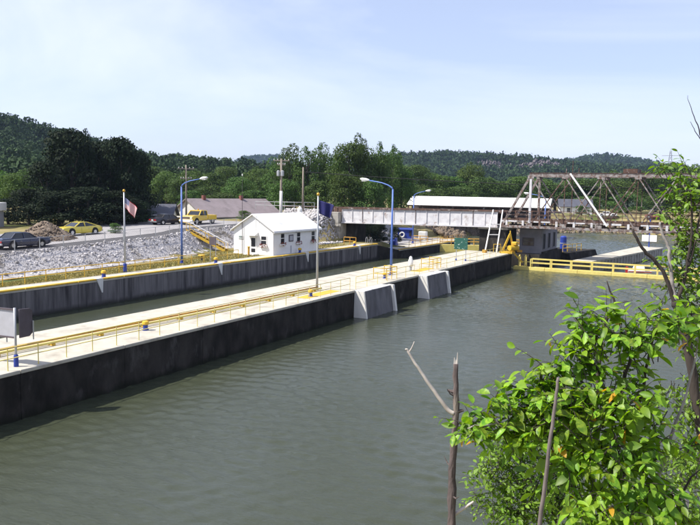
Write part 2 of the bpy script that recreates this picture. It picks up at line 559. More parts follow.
# ------------------------------------------------------------------ placement data (metres; X across the lock, Y along it, Z up)
TREES = [
  ('big', -91.7, 66.5, 2.3, 3.7, 4.8, 4, 'dark broad tree standing behind the road, first from the left'),
  ('big', -87.5, 66.7, 2.3, 5.2, 5.6, 4, 'dark broad tree standing behind the road, second from the left'),
  ('big', -85.6, 68.2, 2.3, 9.1, 6.4, 4, 'dark broad tree standing behind the road, third from the left'),
  ('big', -82.2, 67.3, 2.3, 5.0, 7.6, 4, 'dark broad tree standing behind the road, fourth from the left'),
  ('big', -86.6, 71.5, 2.3, 13.0, 3.1, 5, 'dark broad tree standing behind the road, fifth from the left'),
  ('big', -86.3, 72.9, 2.3, 13.9, 9.5, 4, 'dark broad tree standing behind the road, sixth from the left'),
  ('big', -85.3, 74.6, 2.3, 13.7, 3.5, 5, 'dark broad tree standing behind the road, seventh from the left'),
  ('big', -80.2, 70.7, 2.3, 5.6, 8.3, 4, 'dark broad tree standing behind the road, eighth from the left'),
  ('big', -87.4, 79.1, 2.3, 12.6, 9.2, 4, 'dark broad tree standing behind the road, ninth from the left'),
  ('big', -83.4, 77.8, 2.3, 12.5, 3.3, 5, 'dark broad tree standing behind the road, tenth from the left'),
  ('big', -78.3, 74.0, 2.3, 5.1, 7.9, 4, 'dark broad tree standing behind the road, eleventh from the left'),
  ('big', -82.7, 79.4, 2.3, 13.2, 8.4, 4, 'dark broad tree standing behind the road, twelfth from the left'),
  ('big', -81.4, 79.9, 2.3, 11.6, 3.0, 5, 'dark broad tree standing behind the road, thirteenth from the left'),
  ('big', -77.2, 76.7, 2.3, 3.7, 5.2, 4, 'dark broad tree standing behind the road, fourteenth from the left'),
  ('big', -82.5, 82.7, 2.3, 11.0, 5.2, 4, 'dark broad tree standing behind the road, fifteenth from the left'),
  ('leftlow', -117.9, 82.5, 2.3, 8.2, 7.8, 2, 'sunlit green tree beyond the white shed, first from the left'),
  ('leftlow', -112.9, 82.9, 2.3, 7.8, 6.3, 3, 'sunlit green tree beyond the white shed, second from the left'),
  ('leftlow', -113.7, 87.1, 2.3, 8.7, 6.5, 4, 'sunlit green tree beyond the white shed, third from the left'),
  ('hillside', -145.2, 150.4, 3, 10.7, 9.4, 4, 'green tree at the foot of the wooded hill, first from the left'),
  ('hillside', -131.1, 140.8, 3, 9.3, 8.7, 3, 'green tree at the foot of the wooded hill, second from the left'),
  ('hillside', -121.0, 134.7, 3, 7.7, 7.3, 2, 'green tree at the foot of the wooded hill, third from the left'),
  ('hillside', -101.7, 116.2, 3, 4.4, 6.2, 4, 'green tree at the foot of the wooded hill, fourth from the left'),
  ('hillside', -134.5, 156.2, 3, 10.4, 9.4, 0, 'green tree at the foot of the wooded hill, fifth from the left'),
  ('hillside', -124.0, 150.3, 3, 9.1, 9.0, 4, 'green tree at the foot of the wooded hill, sixth from the left'),
  ('hillside', -99.0, 123.3, 3, 4.1, 7.3, 2, 'green tree at the foot of the wooded hill, seventh from the left'),
  ('hillside', -133.6, 168.3, 3, 11.4, 9.9, 1, 'green tree at the foot of the wooded hill, eighth from the left'),
  ('hillside', -111.3, 145.7, 3, 8.0, 8.5, 3, 'green tree at the foot of the wooded hill, ninth from the left'),
  ('hillside', -93.4, 126.5, 3, 4.7, 7.8, 4, 'green tree at the foot of the wooded hill, tenth from the left'),
  ('hillside', -119.9, 164.3, 3, 11.5, 9.4, 0, 'green tree at the foot of the wooded hill, eleventh from the left'),
  ('hillside', -108.1, 153.3, 3, 9.3, 7.7, 2, 'green tree at the foot of the wooded hill, twelfth from the left'),
  ('poleclump', -89.3, 129.5, 3.2, 11.4, 7.3, 5, 'tall slender tree in the clump behind the lock house, first from the left'),
  ('poleclump', -78.8, 117.5, 3.2, 6.9, 7.0, 2, 'tall slender tree in the clump behind the lock house, second from the left'),
  ('poleclump', -85.1, 128.6, 3.2, 14.1, 7.6, 5, 'tall slender tree in the clump behind the lock house, third from the left'),
  ('poleclump', -81.0, 128.5, 3.2, 13.4, 7.1, 5, 'tall slender tree in the clump behind the lock house, fourth from the left'),
  ('poleclump', -73.2, 120.6, 3.2, 6.6, 7.8, 4, 'tall slender tree in the clump behind the lock house, fifth from the left'),
  ('poleclump', -80.1, 132.6, 3.2, 14.4, 7.7, 5, 'tall slender tree in the clump behind the lock house, sixth from the left'),
  ('poleclump', -80.7, 140.1, 3.2, 13.2, 8.0, 3, 'tall slender tree in the clump behind the lock house, seventh from the left'),
  ('girderclump', -67.8, 119.6, 2.2, 13.7, 4.5, 5, 'full leafy tree behind the left end of the girder bridge, first from the left'),
  ('girderclump', -62.8, 112.7, 2.2, 9.3, 7.1, 2, 'full leafy tree behind the left end of the girder bridge, second from the left'),
  ('girderclump', -65.8, 119.7, 2.2, 15.0, 8.6, 1, 'full leafy tree behind the left end of the girder bridge, third from the left'),
  ('girderclump', -65.0, 122.6, 2.2, 16.3, 4.9, 5, 'full leafy tree behind the left end of the girder bridge, fourth from the left'),
  ('girderclump', -64.4, 126.1, 2.2, 14.4, 8.6, 0, 'full leafy tree behind the left end of the girder bridge, fifth from the left'),
  ('girderclump', -58.5, 114.8, 2.2, 7.7, 7.1, 4, 'full leafy tree behind the left end of the girder bridge, sixth from the left'),
  ('girderclump', -62.9, 127.0, 2.2, 15.0, 4.7, 5, 'full leafy tree behind the left end of the girder bridge, seventh from the left'),
  ('girderclump', -65.3, 137.1, 2.2, 14.3, 7.1, 5, 'full leafy tree behind the left end of the girder bridge, eighth from the left'),
  ('girderclump', -63.3, 133.7, 2.2, 14.9, 4.5, 5, 'full leafy tree behind the left end of the girder bridge, ninth from the left'),
  ('girderclump', -63.2, 137.8, 2.2, 10.6, 7.5, 3, 'full leafy tree behind the left end of the girder bridge, tenth from the left'),
  ('shed', -83.5, 190.0, 2.4, 13.3, 10.8, 1, 'bushy tree behind the long white shed, first from the left'),
  ('shed', -78.4, 186.4, 2.4, 7.1, 11.1, 0, 'bushy tree behind the long white shed, second from the left'),
  ('shed', -80.3, 197.3, 2.4, 11.3, 12.2, 2, 'bushy tree behind the long white shed, third from the left'),
  ('shed', -77.4, 204.5, 2.4, 10.3, 11.3, 4, 'bushy tree behind the long white shed, fourth from the left'),
  ('shed', -71.1, 196.1, 2.4, 7.3, 11.4, 1, 'bushy tree behind the long white shed, fifth from the left'),
  ('shed', -74.7, 212.2, 2.4, 15.1, 9.2, 0, 'bushy tree behind the long white shed, sixth from the left'),
  ('shed', -68.6, 205.9, 2.4, 10.4, 10.0, 3, 'bushy tree behind the long white shed, seventh from the left'),
  ('shed', -65.1, 212.2, 2.4, 9.4, 12.0, 2, 'bushy tree behind the long white shed, eighth from the left'),
  ('shed', -61.2, 219.1, 2.4, 10.8, 12.2, 4, 'bushy tree behind the long white shed, ninth from the left'),
  ('truss', -61.2, 242.0, 2.2, 10.9, 14.0, 1, 'tree on the far shore seen through the truss, first from the left'),
  ('truss', -54.9, 240.7, 2.2, 9.6, 13.1, 2, 'tree on the far shore seen through the truss, second from the left'),
  ('truss', -50.1, 248.1, 2.2, 11.1, 13.3, 4, 'tree on the far shore seen through the truss, third from the left'),
  ('truss', -42.8, 230.8, 2.2, 5.3, 11.1, 4, 'tree on the far shore seen through the truss, fourth from the left'),
  ('truss', -43.4, 249.5, 2.2, 11.9, 14.5, 0, 'tree on the far shore seen through the truss, fifth from the left'),
  ('truss', -43.7, 277.1, 2.2, 14.4, 10.2, 5, 'tree on the far shore seen through the truss, sixth from the left'),
  ('truss', -35.7, 249.0, 2.2, 10.6, 13.7, 3, 'tree on the far shore seen through the truss, seventh from the left'),
  ('truss', -32.0, 236.8, 2.2, 6.1, 12.3, 4, 'tree on the far shore seen through the truss, eighth from the left'),
  ('truss', -31.8, 265.3, 2.2, 14.4, 13.7, 1, 'tree on the far shore seen through the truss, ninth from the left'),
  ('truss', -27.5, 272.4, 2.2, 16.0, 12.5, 0, 'tree on the far shore seen through the truss, tenth from the left'),
  ('truss', -22.8, 241.8, 2.2, 6.3, 12.3, 2, 'tree on the far shore seen through the truss, eleventh from the left'),
  ('truss', -22.1, 275.5, 2.2, 17.5, 13.9, 1, 'tree on the far shore seen through the truss, twelfth from the left'),
  ('truss', -15.9, 276.6, 2.2, 17.2, 13.8, 2, 'tree on the far shore seen through the truss, thirteenth from the left'),
  ('truss', -9.7, 277.6, 2.2, 16.5, 13.7, 0, 'tree on the far shore seen through the truss, fourteenth from the left'),
]
FG = {'dead_trunk': [(-2.58, 7.18, 3.05), (-2.64, 7.29, 4.32), (-2.67, 7.36, 5.04), (-2.68, 7.42, 5.57), (-2.71, 7.46, 6.1)], 
'dead_arm': [(-2.69, 7.41, 5.55), (-2.78, 7.37, 5.62), (-2.95, 7.31, 5.86), (-3.08, 7.26, 6.05), (-3.18, 7.22, 6.22), (-3.21, 7.21, 6.25)], 'dead_fork': [(-3.18, 7.22, 6.21), (-3.15, 7.24, 6.27), (-3.13, 7.26, 6.34)], 'dead_stub': [(-2.64, 7.31, 4.42), (-2.55, 7.37, 4.49), (-2.44, 7.44, 4.58)], 'stick': [(-1.43, 6.02, 4.46), (-1.38, 6.02, 5.16), (-1.33, 6.0, 5.8), (-1.31, 6.06, 6.18), (-1.3, 6.1, 6.45)], 'main_stem': [(-0.42, 8.51, 2.29), (-0.59, 8.11, 3.64), (-0.75, 7.78, 4.53), (-0.93, 7.63, 5.08), (-1.13, 7.44, 5.37), (-1.35, 7.24, 5.65), (-1.5, 7.18, 5.9)], 'b_trunk': [(-0.03, 12.88, 0.65), (-0.3, 13.06, 3.46), (-0.49, 13.06, 4.45), (-0.69, 13.08, 5.53), (-0.84, 13.05, 5.98), (-0.93, 13.03, 6.24)], 'b_left': [(-0.93, 13.03, 6.22), (-1.0, 13.02, 6.44), (-1.19, 12.96, 6.83), (-1.39, 12.87, 7.04), (-1.53, 12.81, 7.22), (-1.62, 12.79, 7.44)], 'b_mid': [(-0.91, 13.04, 6.22), (-1.0, 13.04, 6.64), (-1.05, 13.05, 6.97), (-1.09, 13.05, 7.18), (-1.19, 13.02, 7.36), (-1.23, 13.02, 7.56)], 'b_right': [(-0.91, 13.04, 6.21), (-0.83, 13.12, 6.52), (-0.78, 13.19, 6.91), (-0.76, 13.27, 7.52), (-0.83, 13.3, 8.1)], 'b_up': [(-0.83, 13.12, 6.52), (-0.75, 13.2, 6.91), (-0.67, 13.31, 7.44), (-0.64, 13.4, 8.1), (-0.66, 13.46, 8.77), (-0.76, 13.45, 9.1), (-0.88, 13.42, 9.39), (-0.96, 13.41, 9.67)], 'b_up2': [(-0.73, 13.45, 8.95), (-0.83, 13.41, 9.13), (-0.9, 13.39, 9.23)], 'twig': [(-1.48, 9.28, 6.13), (-1.37, 9.39, 6.54), (-1.36, 9.41, 6.67), (-1.42, 9.39, 6.81), (-1.46, 9.39, 6.93)], 'twig2': [(-1.36, 9.41, 6.65), (-1.24, 9.47, 6.67), (-1.16, 9.52, 6.69)], 
'limbs': [[(-1.13, 7.44, 5.37), (-1.46, 7.06, 5.58), (-1.79, 6.78, 5.76), (-2.1, 6.5, 5.78), (-2.2, 6.44, 5.75)], [(-1.35, 7.24, 5.65), (-1.62, 7.02, 6.02), (-1.65, 6.92, 6.29), (-1.73, 6.87, 6.21)], [(-0.93, 7.63, 5.08), (-1.05, 7.41, 5.76), (-1.16, 7.3, 6.28), (-1.27, 7.29, 6.67), (-1.41, 7.23, 6.82)], [(-0.93, 7.63, 5.08), (-0.79, 7.47, 5.99), (-0.72, 7.45, 6.5), (-0.66, 7.51, 6.75)], [(-0.75, 7.78, 4.53), (-0.51, 7.69, 5.57), (-0.38, 7.83, 6.17), (-0.32, 7.92, 6.67)], [(-1.05, 7.41, 5.76), (-0.89, 7.35, 6.4), (-0.95, 7.35, 6.69)], [(-0.75, 7.78, 4.53), (-0.89, 7.19, 5.05), (-1.03, 6.9, 5.13)], [(-0.59, 8.11, 3.64), (-0.39, 7.69, 4.97), (-0.23, 7.81, 5.28)]], 
'blobs': [(-2.21, 6.55, 5.72, 0.17), (-2.05, 6.65, 5.8, 0.23), (-1.84, 6.77, 5.88, 0.29), (-1.83, 6.9, 6.02, 0.22), (-1.59, 6.92, 6.0, 0.31), (-1.63, 7.04, 6.27, 0.18), (-1.43, 7.03, 6.22, 0.23), (-1.31, 6.95, 5.94, 0.33), (-1.13, 7.18, 6.11, 0.33), (-1.3, 7.25, 6.47, 0.26), (-1.13, 7.35, 6.57, 0.3), (-1.35, 7.26, 6.81, 0.14), (-1.15, 7.37, 6.81, 0.16), (-0.95, 7.34, 6.65, 0.25), (-0.74, 7.47, 6.75, 0.21), (-0.57, 7.57, 6.82, 0.19), (-0.37, 7.9, 6.79, 0.24), (-0.83, 7.49, 6.4, 0.18), (-0.87, 7.32, 6.07, 0.31), (-1.04, 7.07, 5.76, 0.35), (-0.74, 7.23, 5.67, 0.35), (-1.35, 7.0, 5.62, 0.29), (-1.68, 6.95, 5.68, 0.24), (-1.05, 6.92, 5.41, 0.32), (-0.71, 7.09, 5.32, 0.34), (-1.09, 6.74, 5.08, 0.34), (-0.75, 6.81, 5.04, 0.33), (-0.48, 7.18, 5.05, 0.3), (-0.28, 7.7, 5.56, 0.14), (-1.44, 7.03, 5.29, 0.26)], 
'small': [(-2.79, 8.94, 4.36, 0.21), (-2.55, 9.05, 4.23, 0.29), (-2.63, 9.05, 4.56, 0.34), (-2.35, 9.22, 4.69, 0.32), (-2.59, 9.0, 3.97, 0.29), (-2.83, 8.88, 4.0, 0.18), (-2.26, 9.21, 4.24, 0.45), (-2.07, 9.27, 3.85, 0.45), (-1.79, 9.45, 4.05, 0.4), (-2.4, 9.07, 3.71, 0.34), (-1.93, 9.42, 4.51, 0.34), (-1.42, 9.61, 3.73, 0.4), (-0.97, 9.89, 4.0, 0.4), (-0.54, 10.17, 4.4, 0.4), (-0.38, 10.18, 3.75, 0.4), (-0.71, 9.97, 3.48, 0.4)], 'small_stem': [(-1.28, 9.52, 1.29), (-1.54, 9.53, 2.62), (-1.89, 9.45, 3.54), (-2.29, 9.31, 4.2), (-2.66, 9.14, 4.45)], 
'bleaf': [(-1.31, 13.31, 8.46, 0.12), (-0.97, 13.5, 8.52, 0.15), (-0.72, 13.58, 8.02, 0.27), (-0.91, 13.4, 7.34, 0.24), (-0.98, 13.32, 7.0, 0.17), (-0.61, 13.5, 6.84, 0.34), (-0.78, 13.34, 6.25, 0.24), (-0.55, 13.43, 5.91, 0.34), (-0.64, 13.33, 5.49, 0.27), (-1.19, 13.37, 8.43, 0.15), (-1.06, 13.39, 8.01, 0.27), (-0.82, 13.49, 7.76, 0.41), (-1.14, 13.31, 7.67, 0.17), (-0.71, 13.49, 7.26, 0.37), (-0.75, 13.41, 6.75, 0.41), (-1.13, 13.22, 6.88, 0.2), (-0.58, 13.46, 6.33, 0.37), (-1.15, 13.17, 6.49, 0.15), (-0.85, 13.53, 8.27, 0.24), (-0.49, 13.35, 4.9, 0.37), (-0.99, 13.17, 5.74, 0.24), (-0.65, 13.22, 4.56, 0.34), (-0.99, 13.04, 4.64, 0.2), (-0.43, 13.28, 4.06, 0.44), (-1.24, 13.09, 6.24, 0.14), (-0.48, 13.2, 3.55, 0.44), (-0.47, 13.11, 2.71, 0.44)]}
RIDGES = {'near': [(-525.73, 211.68, 62.45), (-467.91, 254.29, 59.01), (-411.91, 295.01, 47.8), (-386.85, 308.03, 42.07), (-361.76, 320.99, 35.72), (-335.5, 345.68, 26.19), (-320.64, 376.46, 24.25), (-303.16, 408.33, 19.31), (-283.26, 441.56, 14.64)], 'mid': [(-572.15, 891.84, 24.31), (-498.14, 969.91, 53.46), (-454.36, 1017.96, 64.48), (-400.97, 1047.57, 68.58), (-347.26, 1053.27, 62.43), (-282.37, 1065.13, 56.71), (-217.26, 1099.79, 49.2), (-168.37, 1148.89, 45.05), (-90.63, 1213.6, 39.73), (69.83, 1302.05, 47.47)], 'far': [(-587.2, 1746.26, 58.7), (-457.41, 1820.52, 88.66), (-381.32, 1863.35, 100.13), (-348.84, 1881.86, 107.0), (-271.56, 1923.21, 99.81), (-215.49, 1951.65, 81.0), (-60.46, 2033.74, 59.17)], 'blue': [(-1666.73, 1956.6, 40.81), (-1547.8, 2026.92, 88.12), (-1494.31, 2058.6, 109.94), (-1427.11, 2095.02, 107.81), (-1333.58, 2142.31, 75.07), (-1179.16, 2222.97, 43.55)]}

WATER_Z = -2.2
RIVER = [(-48.7, -210), (-48.7, 103.2), (-46.4, 103.2), (-46.4, 131), (-54, 143), (-65, 152), (-57, 161), (-46, 185), (-34, 204), (0, 198), (60, 190), (310, 170),
         (310, 100), (70, 84), (14, 62), (4, 32), (-3, 18), (-8.5, 8), (-8.5, -5), (-9, -210)]
ROAD_Z = [(-300, 1.6), (38, 1.8), (55, 2.1), (70, 2.4), (80, 2.6), (90, 2.7), (130, 2.5), (300, 2.4)]
FOOT_X = [(-200, -51.5), (0, -51.5), (37, -52.6), (43, -53.7), (50, -54.0), (60, -55.0), (66, -56.0), (72, -58.8), (86, -58.8), (90, -56.5), (94, -55.0)]


def seg_dist(P, a, b):
    a, b = np.array(a, float), np.array(b, float)
    ab = b - a
    t = np.clip(((P - a) @ ab) / (ab @ ab), 0, 1)
    return np.linalg.norm(P - (a + t[:, None] * ab), axis=1), t


def in_poly(P, poly):
    ins = np.zeros(len(P), bool)
    n = len(poly)
    for i in range(n):
        (x0, y0), (x1, y1) = poly[i], poly[(i + 1) % n]
        if y0 == y1:
            continue
        c = ((y0 > P[:, 1]) != (y1 > P[:, 1])) & (P[:, 0] < (x1 - x0) * (P[:, 1] - y0) / (y1 - y0) + x0)
        ins ^= c
    return ins


def hills(P):
    z = np.zeros(len(P))
    for key, wid, sub_ in (('near', 150.0, 7), ('mid', 300.0, 9), ('far', 420.0, 18), ('blue', 600.0, 20)):
        r = RIDGES[key]
        best = np.full(len(P), 1e9)
        hh = np.zeros(len(P))
        for a, b in zip(r[:-1], r[1:]):
            d, t = seg_dist(P, a[:2], b[:2])
            m = d < best
            best[m] = d[m]
            hh[m] = (a[2] + (b[2] - a[2]) * t)[m]
        bump = 1 + 0.05 * np.sin(P[:, 0] / 37.0) * np.cos(P[:, 1] / 45.0)
        z = np.maximum(z, np.maximum(hh - 2.4 - sub_, 0) * np.exp(-(best / wid) ** 2) * bump)
    return z


def land(P):
    x, y = P[:, 0], P[:, 1]
    foot = interp(y, FOOT_X)
    rz = interp(y, ROAD_Z)
    # lock side: terrace, rubble bank, road level
    t = np.clip((foot - 1.1 - x) / 2.8, 0, 1)
    z = rz * t
    # land beyond the bridge
    t2 = np.clip((y - 101) / 4, 0, 1)
    side = np.clip((-56 - x) / 9, 0, 1)
    zb = -0.9 + (2.4 + 0.9) * side
    zb = np.where(y > 133, -0.9 + 3.1 * np.clip((y - 133) / 14, 0, 1), zb)
    zb = np.maximum(zb, -0.9 + 3.3 * side)
    z = z * (1 - t2) + zb * t2
    # railway embankment running to the left of the girder bridge
    emb = 4.75 - np.maximum(0, np.abs(y - 99) - 3.4) / 1.35 - np.maximum(0, x + 56.2) * 3 - np.maximum(0, -64 - x) * 0.5
    z = np.where(x < -50, np.maximum(z, emb), z)
    z = z + hills(P)
    # near bank under the viewpoint
    rb = x > -20
    d_ = np.clip((x + 8.5) / 9.5, 0, 1)
    near = -2.2 + 8.4 * d_
    near = np.where(y > 30, -2.2 + np.clip((x - 3) * 0.5, 0, 7), near)
    z = np.where(rb & (y < 140), near, z)
    return z


def ground_z(x, y):
    return float(land(np.array([[x, y]], float))[0])


def build_ground():
    xs = np.concatenate([np.arange(-3200, -600, 65), np.arange(-600, -110, 10), np.arange(-110, 20, 1.0), np.arange(20, 420, 20), np.arange(420, 1500, 120)])
    ys = np.concatenate([np.arange(-320, 0, 10), np.arange(0, 215, 1.0), np.arange(215, 700, 8), np.arange(700, 3300, 45)])
    X, Y = np.meshgrid(xs, ys, indexing='ij')
    P = np.stack([X.ravel(), Y.ravel()], 1)
    z = land(P)
    ins = in_poly(P, RIVER)
    dist = np.full(len(P), 1e9)
    walled = np.zeros(len(P), bool)
    n = len(RIVER)
    for i in range(n):
        d, _ = seg_dist(P, RIVER[i], RIVER[(i + 1) % n])
        m = d < dist
        dist[m] = d[m]
        walled[m] = i in (0, 1, 2)
    bed = -2.2 - np.minimum(2.5, 0.5 + dist * 0.8)
    shore = np.where(walled, 1e3, -2.3 + dist * 0.55)
    z = np.where(ins, bed, np.minimum(z, shore))
    z += np.where(ins, 0, 0.05 * np.sin(X.ravel() * 1.3) * np.cos(Y.ravel() * 1.1) * (np.abs(z) > 0.3))
    V = np.stack([P[:, 0], P[:, 1], z - 0.03], 1)
    nx, ny = len(xs), len(ys)
    I = np.arange(nx * ny).reshape(nx, ny)
    F = np.stack([I[:-1, :-1], I[1:, :-1], I[1:, 1:], I[:-1, 1:]], -1).reshape(-1, 4)
    o = np_mesh('ground', V, F, 'ground', smooth=True)
    o.data.materials.append(MATS['forest_floor'])
    cx, cy = V[F[:, 0], 0], V[F[:, 0], 1]
    far = ((cx < -150) | (cy > 300)).astype(np.int32)
    o.data.polygons.foreach_set('material_index', far)
    tag(o, kind='structure')


build_ground()


def build_water():
    """river surface with real wavelets where the view can resolve them, flat skirts beyond"""
    xs = np.concatenate([np.arange(-72, -27.4, 0.45), np.arange(-27.4, 2, 0.17), np.arange(2, 14, 0.6)])
    ys = np.concatenate([np.arange(6, 100, 0.17), np.arange(100, 208, 0.4)])
    X, Y = np.meshgrid(xs, ys, indexing='ij')
    Z = np.zeros_like(X)
    r = np.random.default_rng(77)
    for i in range(46):
        lam = 0.40 * (1.0 / 0.40) ** r.random()
        th = rad(108) + r.normal() * 0.8
        k_ = 2 * math.pi / lam
        amp = 0.0062 * lam ** 1.0 * r.uniform(0.5, 1.0)
        Z += amp * np.sin(k_ * (X * math.cos(th) + Y * math.sin(th)) + r.uniform(0, 6.28))
    mod = np.zeros_like(X)
    for i in range(9):
        lam = r.uniform(14, 60)
        th = r.uniform(0, 6.28)
        mod += np.sin(2 * math.pi / lam * (X * math.cos(th) + Y * math.sin(th)) + r.uniform(0, 6.28))
    mod = 0.8 + 0.35 * np.tanh(mod / 2.2)
    mod = np.where(Y > 97, mod * 1.9, mod)
    sheltered = (X > -47.9) & (X < -33.5) & (Y < 116)
    mod = np.where(sheltered, mod * 0.55, mod)
    edge = np.minimum(np.minimum(X - xs[0], xs[-1] - X), np.minimum(Y - ys[0], ys[-1] - Y))
    Z = WATER_Z + Z * mod * np.clip(edge / 3, 0, 1)
    nx, ny = len(xs), len(ys)
    V = np.stack([X.ravel(), Y.ravel(), Z.ravel()], 1)
    I = np.arange(nx * ny).reshape(nx, ny)
    F = np.stack([I[:-1, :-1], I[1:, :-1], I[1:, 1:], I[:-1, 1:]], -1).reshape(-1, 4)
    x0, x1, y0, y1 = xs[0], xs[-1], ys[0], ys[-1]
    n0 = len(V)
    K = [(-90, -210), (x0, -210), (x1, -210), (310, -210), (-90, y0), (x0, y0), (x1, y0), (310, y0), (-90, y1), (x0, y1), (x1, y1), (310, y1), (-90, 215), (x0, 215), (x1, 215), (310, 215)]
    V = np.concatenate([V, [(a, b, WATER_Z) for a, b in K]])
    q = [(0, 1, 5, 4), (1, 2, 6, 5), (2, 3, 7, 6), (4, 5, 9, 8), (6, 7, 11, 10), (8, 9, 13, 12), (9, 10, 14, 13), (10, 11, 15, 14)]
    F = np.concatenate([F, np.array(q) + n0])
    return np_mesh('water', V, F, 'water', smooth=True)


w = build_water()
tag(w, kind='structure')


def strip(name, material, left, right, ys, dz, kind='structure', label=None, cat=None):
    """a ribbon draped on the land between two x(y) curves"""
    mb = MB()
    n = 6
    rows = []
    for y in ys:
        a, b = left(y), right(y)
        rows.append([(a + (b - a) * k / (n - 1), y) for k in range(n)])
    P = np.array([p for r in rows for p in r])
    z = land(P) + dz
    vs_ = [(P[i, 0], P[i, 1], z[i]) for i in range(len(P))]
    fs = [(i * n + k, i * n + k + 1, (i + 1) * n + k + 1, (i + 1) * n + k) for i in range(len(rows) - 1) for k in range(n - 1)]
    return tag(mb.add(vs_, fs).build(name, material), label, cat, kind=kind)


topx = lambda y: float(interp(y, FOOT_X)) - 4.15
strip('road_shoulder', 'asphalt', lambda y: topx(y) - 3.2, lambda y: topx(y) + 0.15, np.arange(-20, 92, 1.5), 0.05)
strip('road', 'pale_road', lambda y: topx(y) - 17.5, lambda y: topx(y) - 2.6, np.arange(-20, 92, 1.5), 0.075)

# ------------------------------------------------------------------ lock walls
pier = empty('lock_pier', (-30.3, 40, 0), 'long pale concrete pier between the lock chamber and the open river, dark stained river face', 'pier')
PX0, PX1 = -33.55, -27.1
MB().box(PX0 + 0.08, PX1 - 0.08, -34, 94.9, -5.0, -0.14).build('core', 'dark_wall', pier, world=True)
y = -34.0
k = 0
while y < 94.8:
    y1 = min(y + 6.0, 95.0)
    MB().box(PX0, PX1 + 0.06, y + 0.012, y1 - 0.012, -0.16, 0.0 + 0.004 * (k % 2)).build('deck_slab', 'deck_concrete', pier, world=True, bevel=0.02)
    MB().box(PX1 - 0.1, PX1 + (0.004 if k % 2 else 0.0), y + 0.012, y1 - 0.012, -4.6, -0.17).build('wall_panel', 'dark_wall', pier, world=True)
    y += 6.0
    k += 1
for ya in (50.5, 63.4):
    yb = ya + 4.8
    mb = MB().hexa([(PX1 - 0.05, ya - 0.12, -4.5), (-25.55, ya - 0.12, -4.5), (-25.55, yb, -4.5), (PX1 - 0.05, yb, -4.5)],
                   [(PX1 - 0.05, ya, 0.012), (-26.2, ya, 0.012), (-26.2, yb, 0.012), (PX1 - 0.05, yb, 0.012)])
    bt = mb.build('buttress', 'light_concrete', pier, world=True, bevel=0.06)
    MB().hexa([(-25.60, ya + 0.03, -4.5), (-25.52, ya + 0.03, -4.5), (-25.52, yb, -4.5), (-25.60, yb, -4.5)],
              [(-26.25, ya + 0.08, -0.03), (-26.17, ya + 0.08, -0.03), (-26.17, yb, -0.03), (-26.25, yb, -0.03)]).build('shaded_face', 'shaded_face', bt, world=True)  # thin dark plate that paints the shade on the buttress front
    MB().hexa([(-26.1, yb - 0.02, -4.5), (-25.28, yb - 0.02, -4.5), (-25.28, yb + 0.3, -4.5), (-26.1, yb + 0.3, -4.5)],
              [(-26.5, yb - 0.02, 0.016), (-25.95, yb - 0.02, 0.016), (-25.95, yb + 0.3, 0.016), (-26.5, yb + 0.3, 0.016)]).build('fender_rib', 'light_concrete', bt, world=True)

lw = empty('lock_wall', (-49, 40, 0), 'dark streaked lock wall with pale coping and yellow painted edge on the grass side', 'lock wall')
LX0, LX1 = -50.3, -47.9
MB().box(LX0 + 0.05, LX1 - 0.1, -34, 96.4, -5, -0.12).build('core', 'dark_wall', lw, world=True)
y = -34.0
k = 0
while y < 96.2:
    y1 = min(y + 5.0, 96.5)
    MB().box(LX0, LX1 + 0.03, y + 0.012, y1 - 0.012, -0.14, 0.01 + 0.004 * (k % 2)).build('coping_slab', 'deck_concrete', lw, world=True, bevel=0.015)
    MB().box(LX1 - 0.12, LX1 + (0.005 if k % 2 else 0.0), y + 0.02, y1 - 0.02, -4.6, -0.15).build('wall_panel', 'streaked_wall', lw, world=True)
    MB().box(LX1 - 0.36, LX1 + 0.05, y + 0.03, y1 - 0.03, 0.0, 0.13).build('yellow_curb', 'yellow_paint', lw, world=True, bevel=0.02)
    y += 5.0
    k += 1
# pale line-hook recesses in the coping edge
for y in (43.2, 59.3, 76.4, 90.4):
    MB().hexa([(LX1, y + 0.25, -1.1), (LX1 + 0.07, y + 0.25, -1.1), (LX1 + 0.07, y + 0.35, -1.1), (LX1, y + 0.35, -1.1)],
              [(LX1 - 0.4, y - 0.35, 0.15), (LX1 + 0.08, y - 0.35, 0.15), (LX1 + 0.08, y + 0.4, 0.15), (LX1 - 0.4, y + 0.4, 0.15)]).build('line_guard', 'light_concrete', lw, world=True)
# approach wall beyond the bridge
aw = empty('approach_wall', (-47, 115, -1), 'low dark approach wall with pale top beyond the girder bridge', 'wall')
MB().box(-50.5, -45.5, 99.0, 131, -5, -1.02).build('core', 'dark_wall', aw, world=True)
for i in range(6):
    MB().box(-50.5, -45.42, 99.0 + i * 5.33, 99.0 + (i + 1) * 5.33 - 0.02, -1.02, -0.85).build('coping_slab', 'deck_concrete', aw, world=True, bevel=0.02)
    MB().box(-45.75, -45.4, 99.0 + i * 5.33, 99.0 + (i + 1) * 5.33 - 0.05, -0.85, -0.74).build('yellow_curb', 'yellow_paint', aw, world=True)
MB().hexa([(-48.6, 96.5, -5), (-47.6, 96.5, -5), (-45.6, 99.0, -5), (-48.6, 99.0, -5)], [(-48.6, 96.5, -0.2), (-47.6, 96.5, -0.2), (-45.6, 99.0, -0.9), (-48.6, 99.0, -0.9)]).build('return_wall', 'dark_wall', aw, world=True)


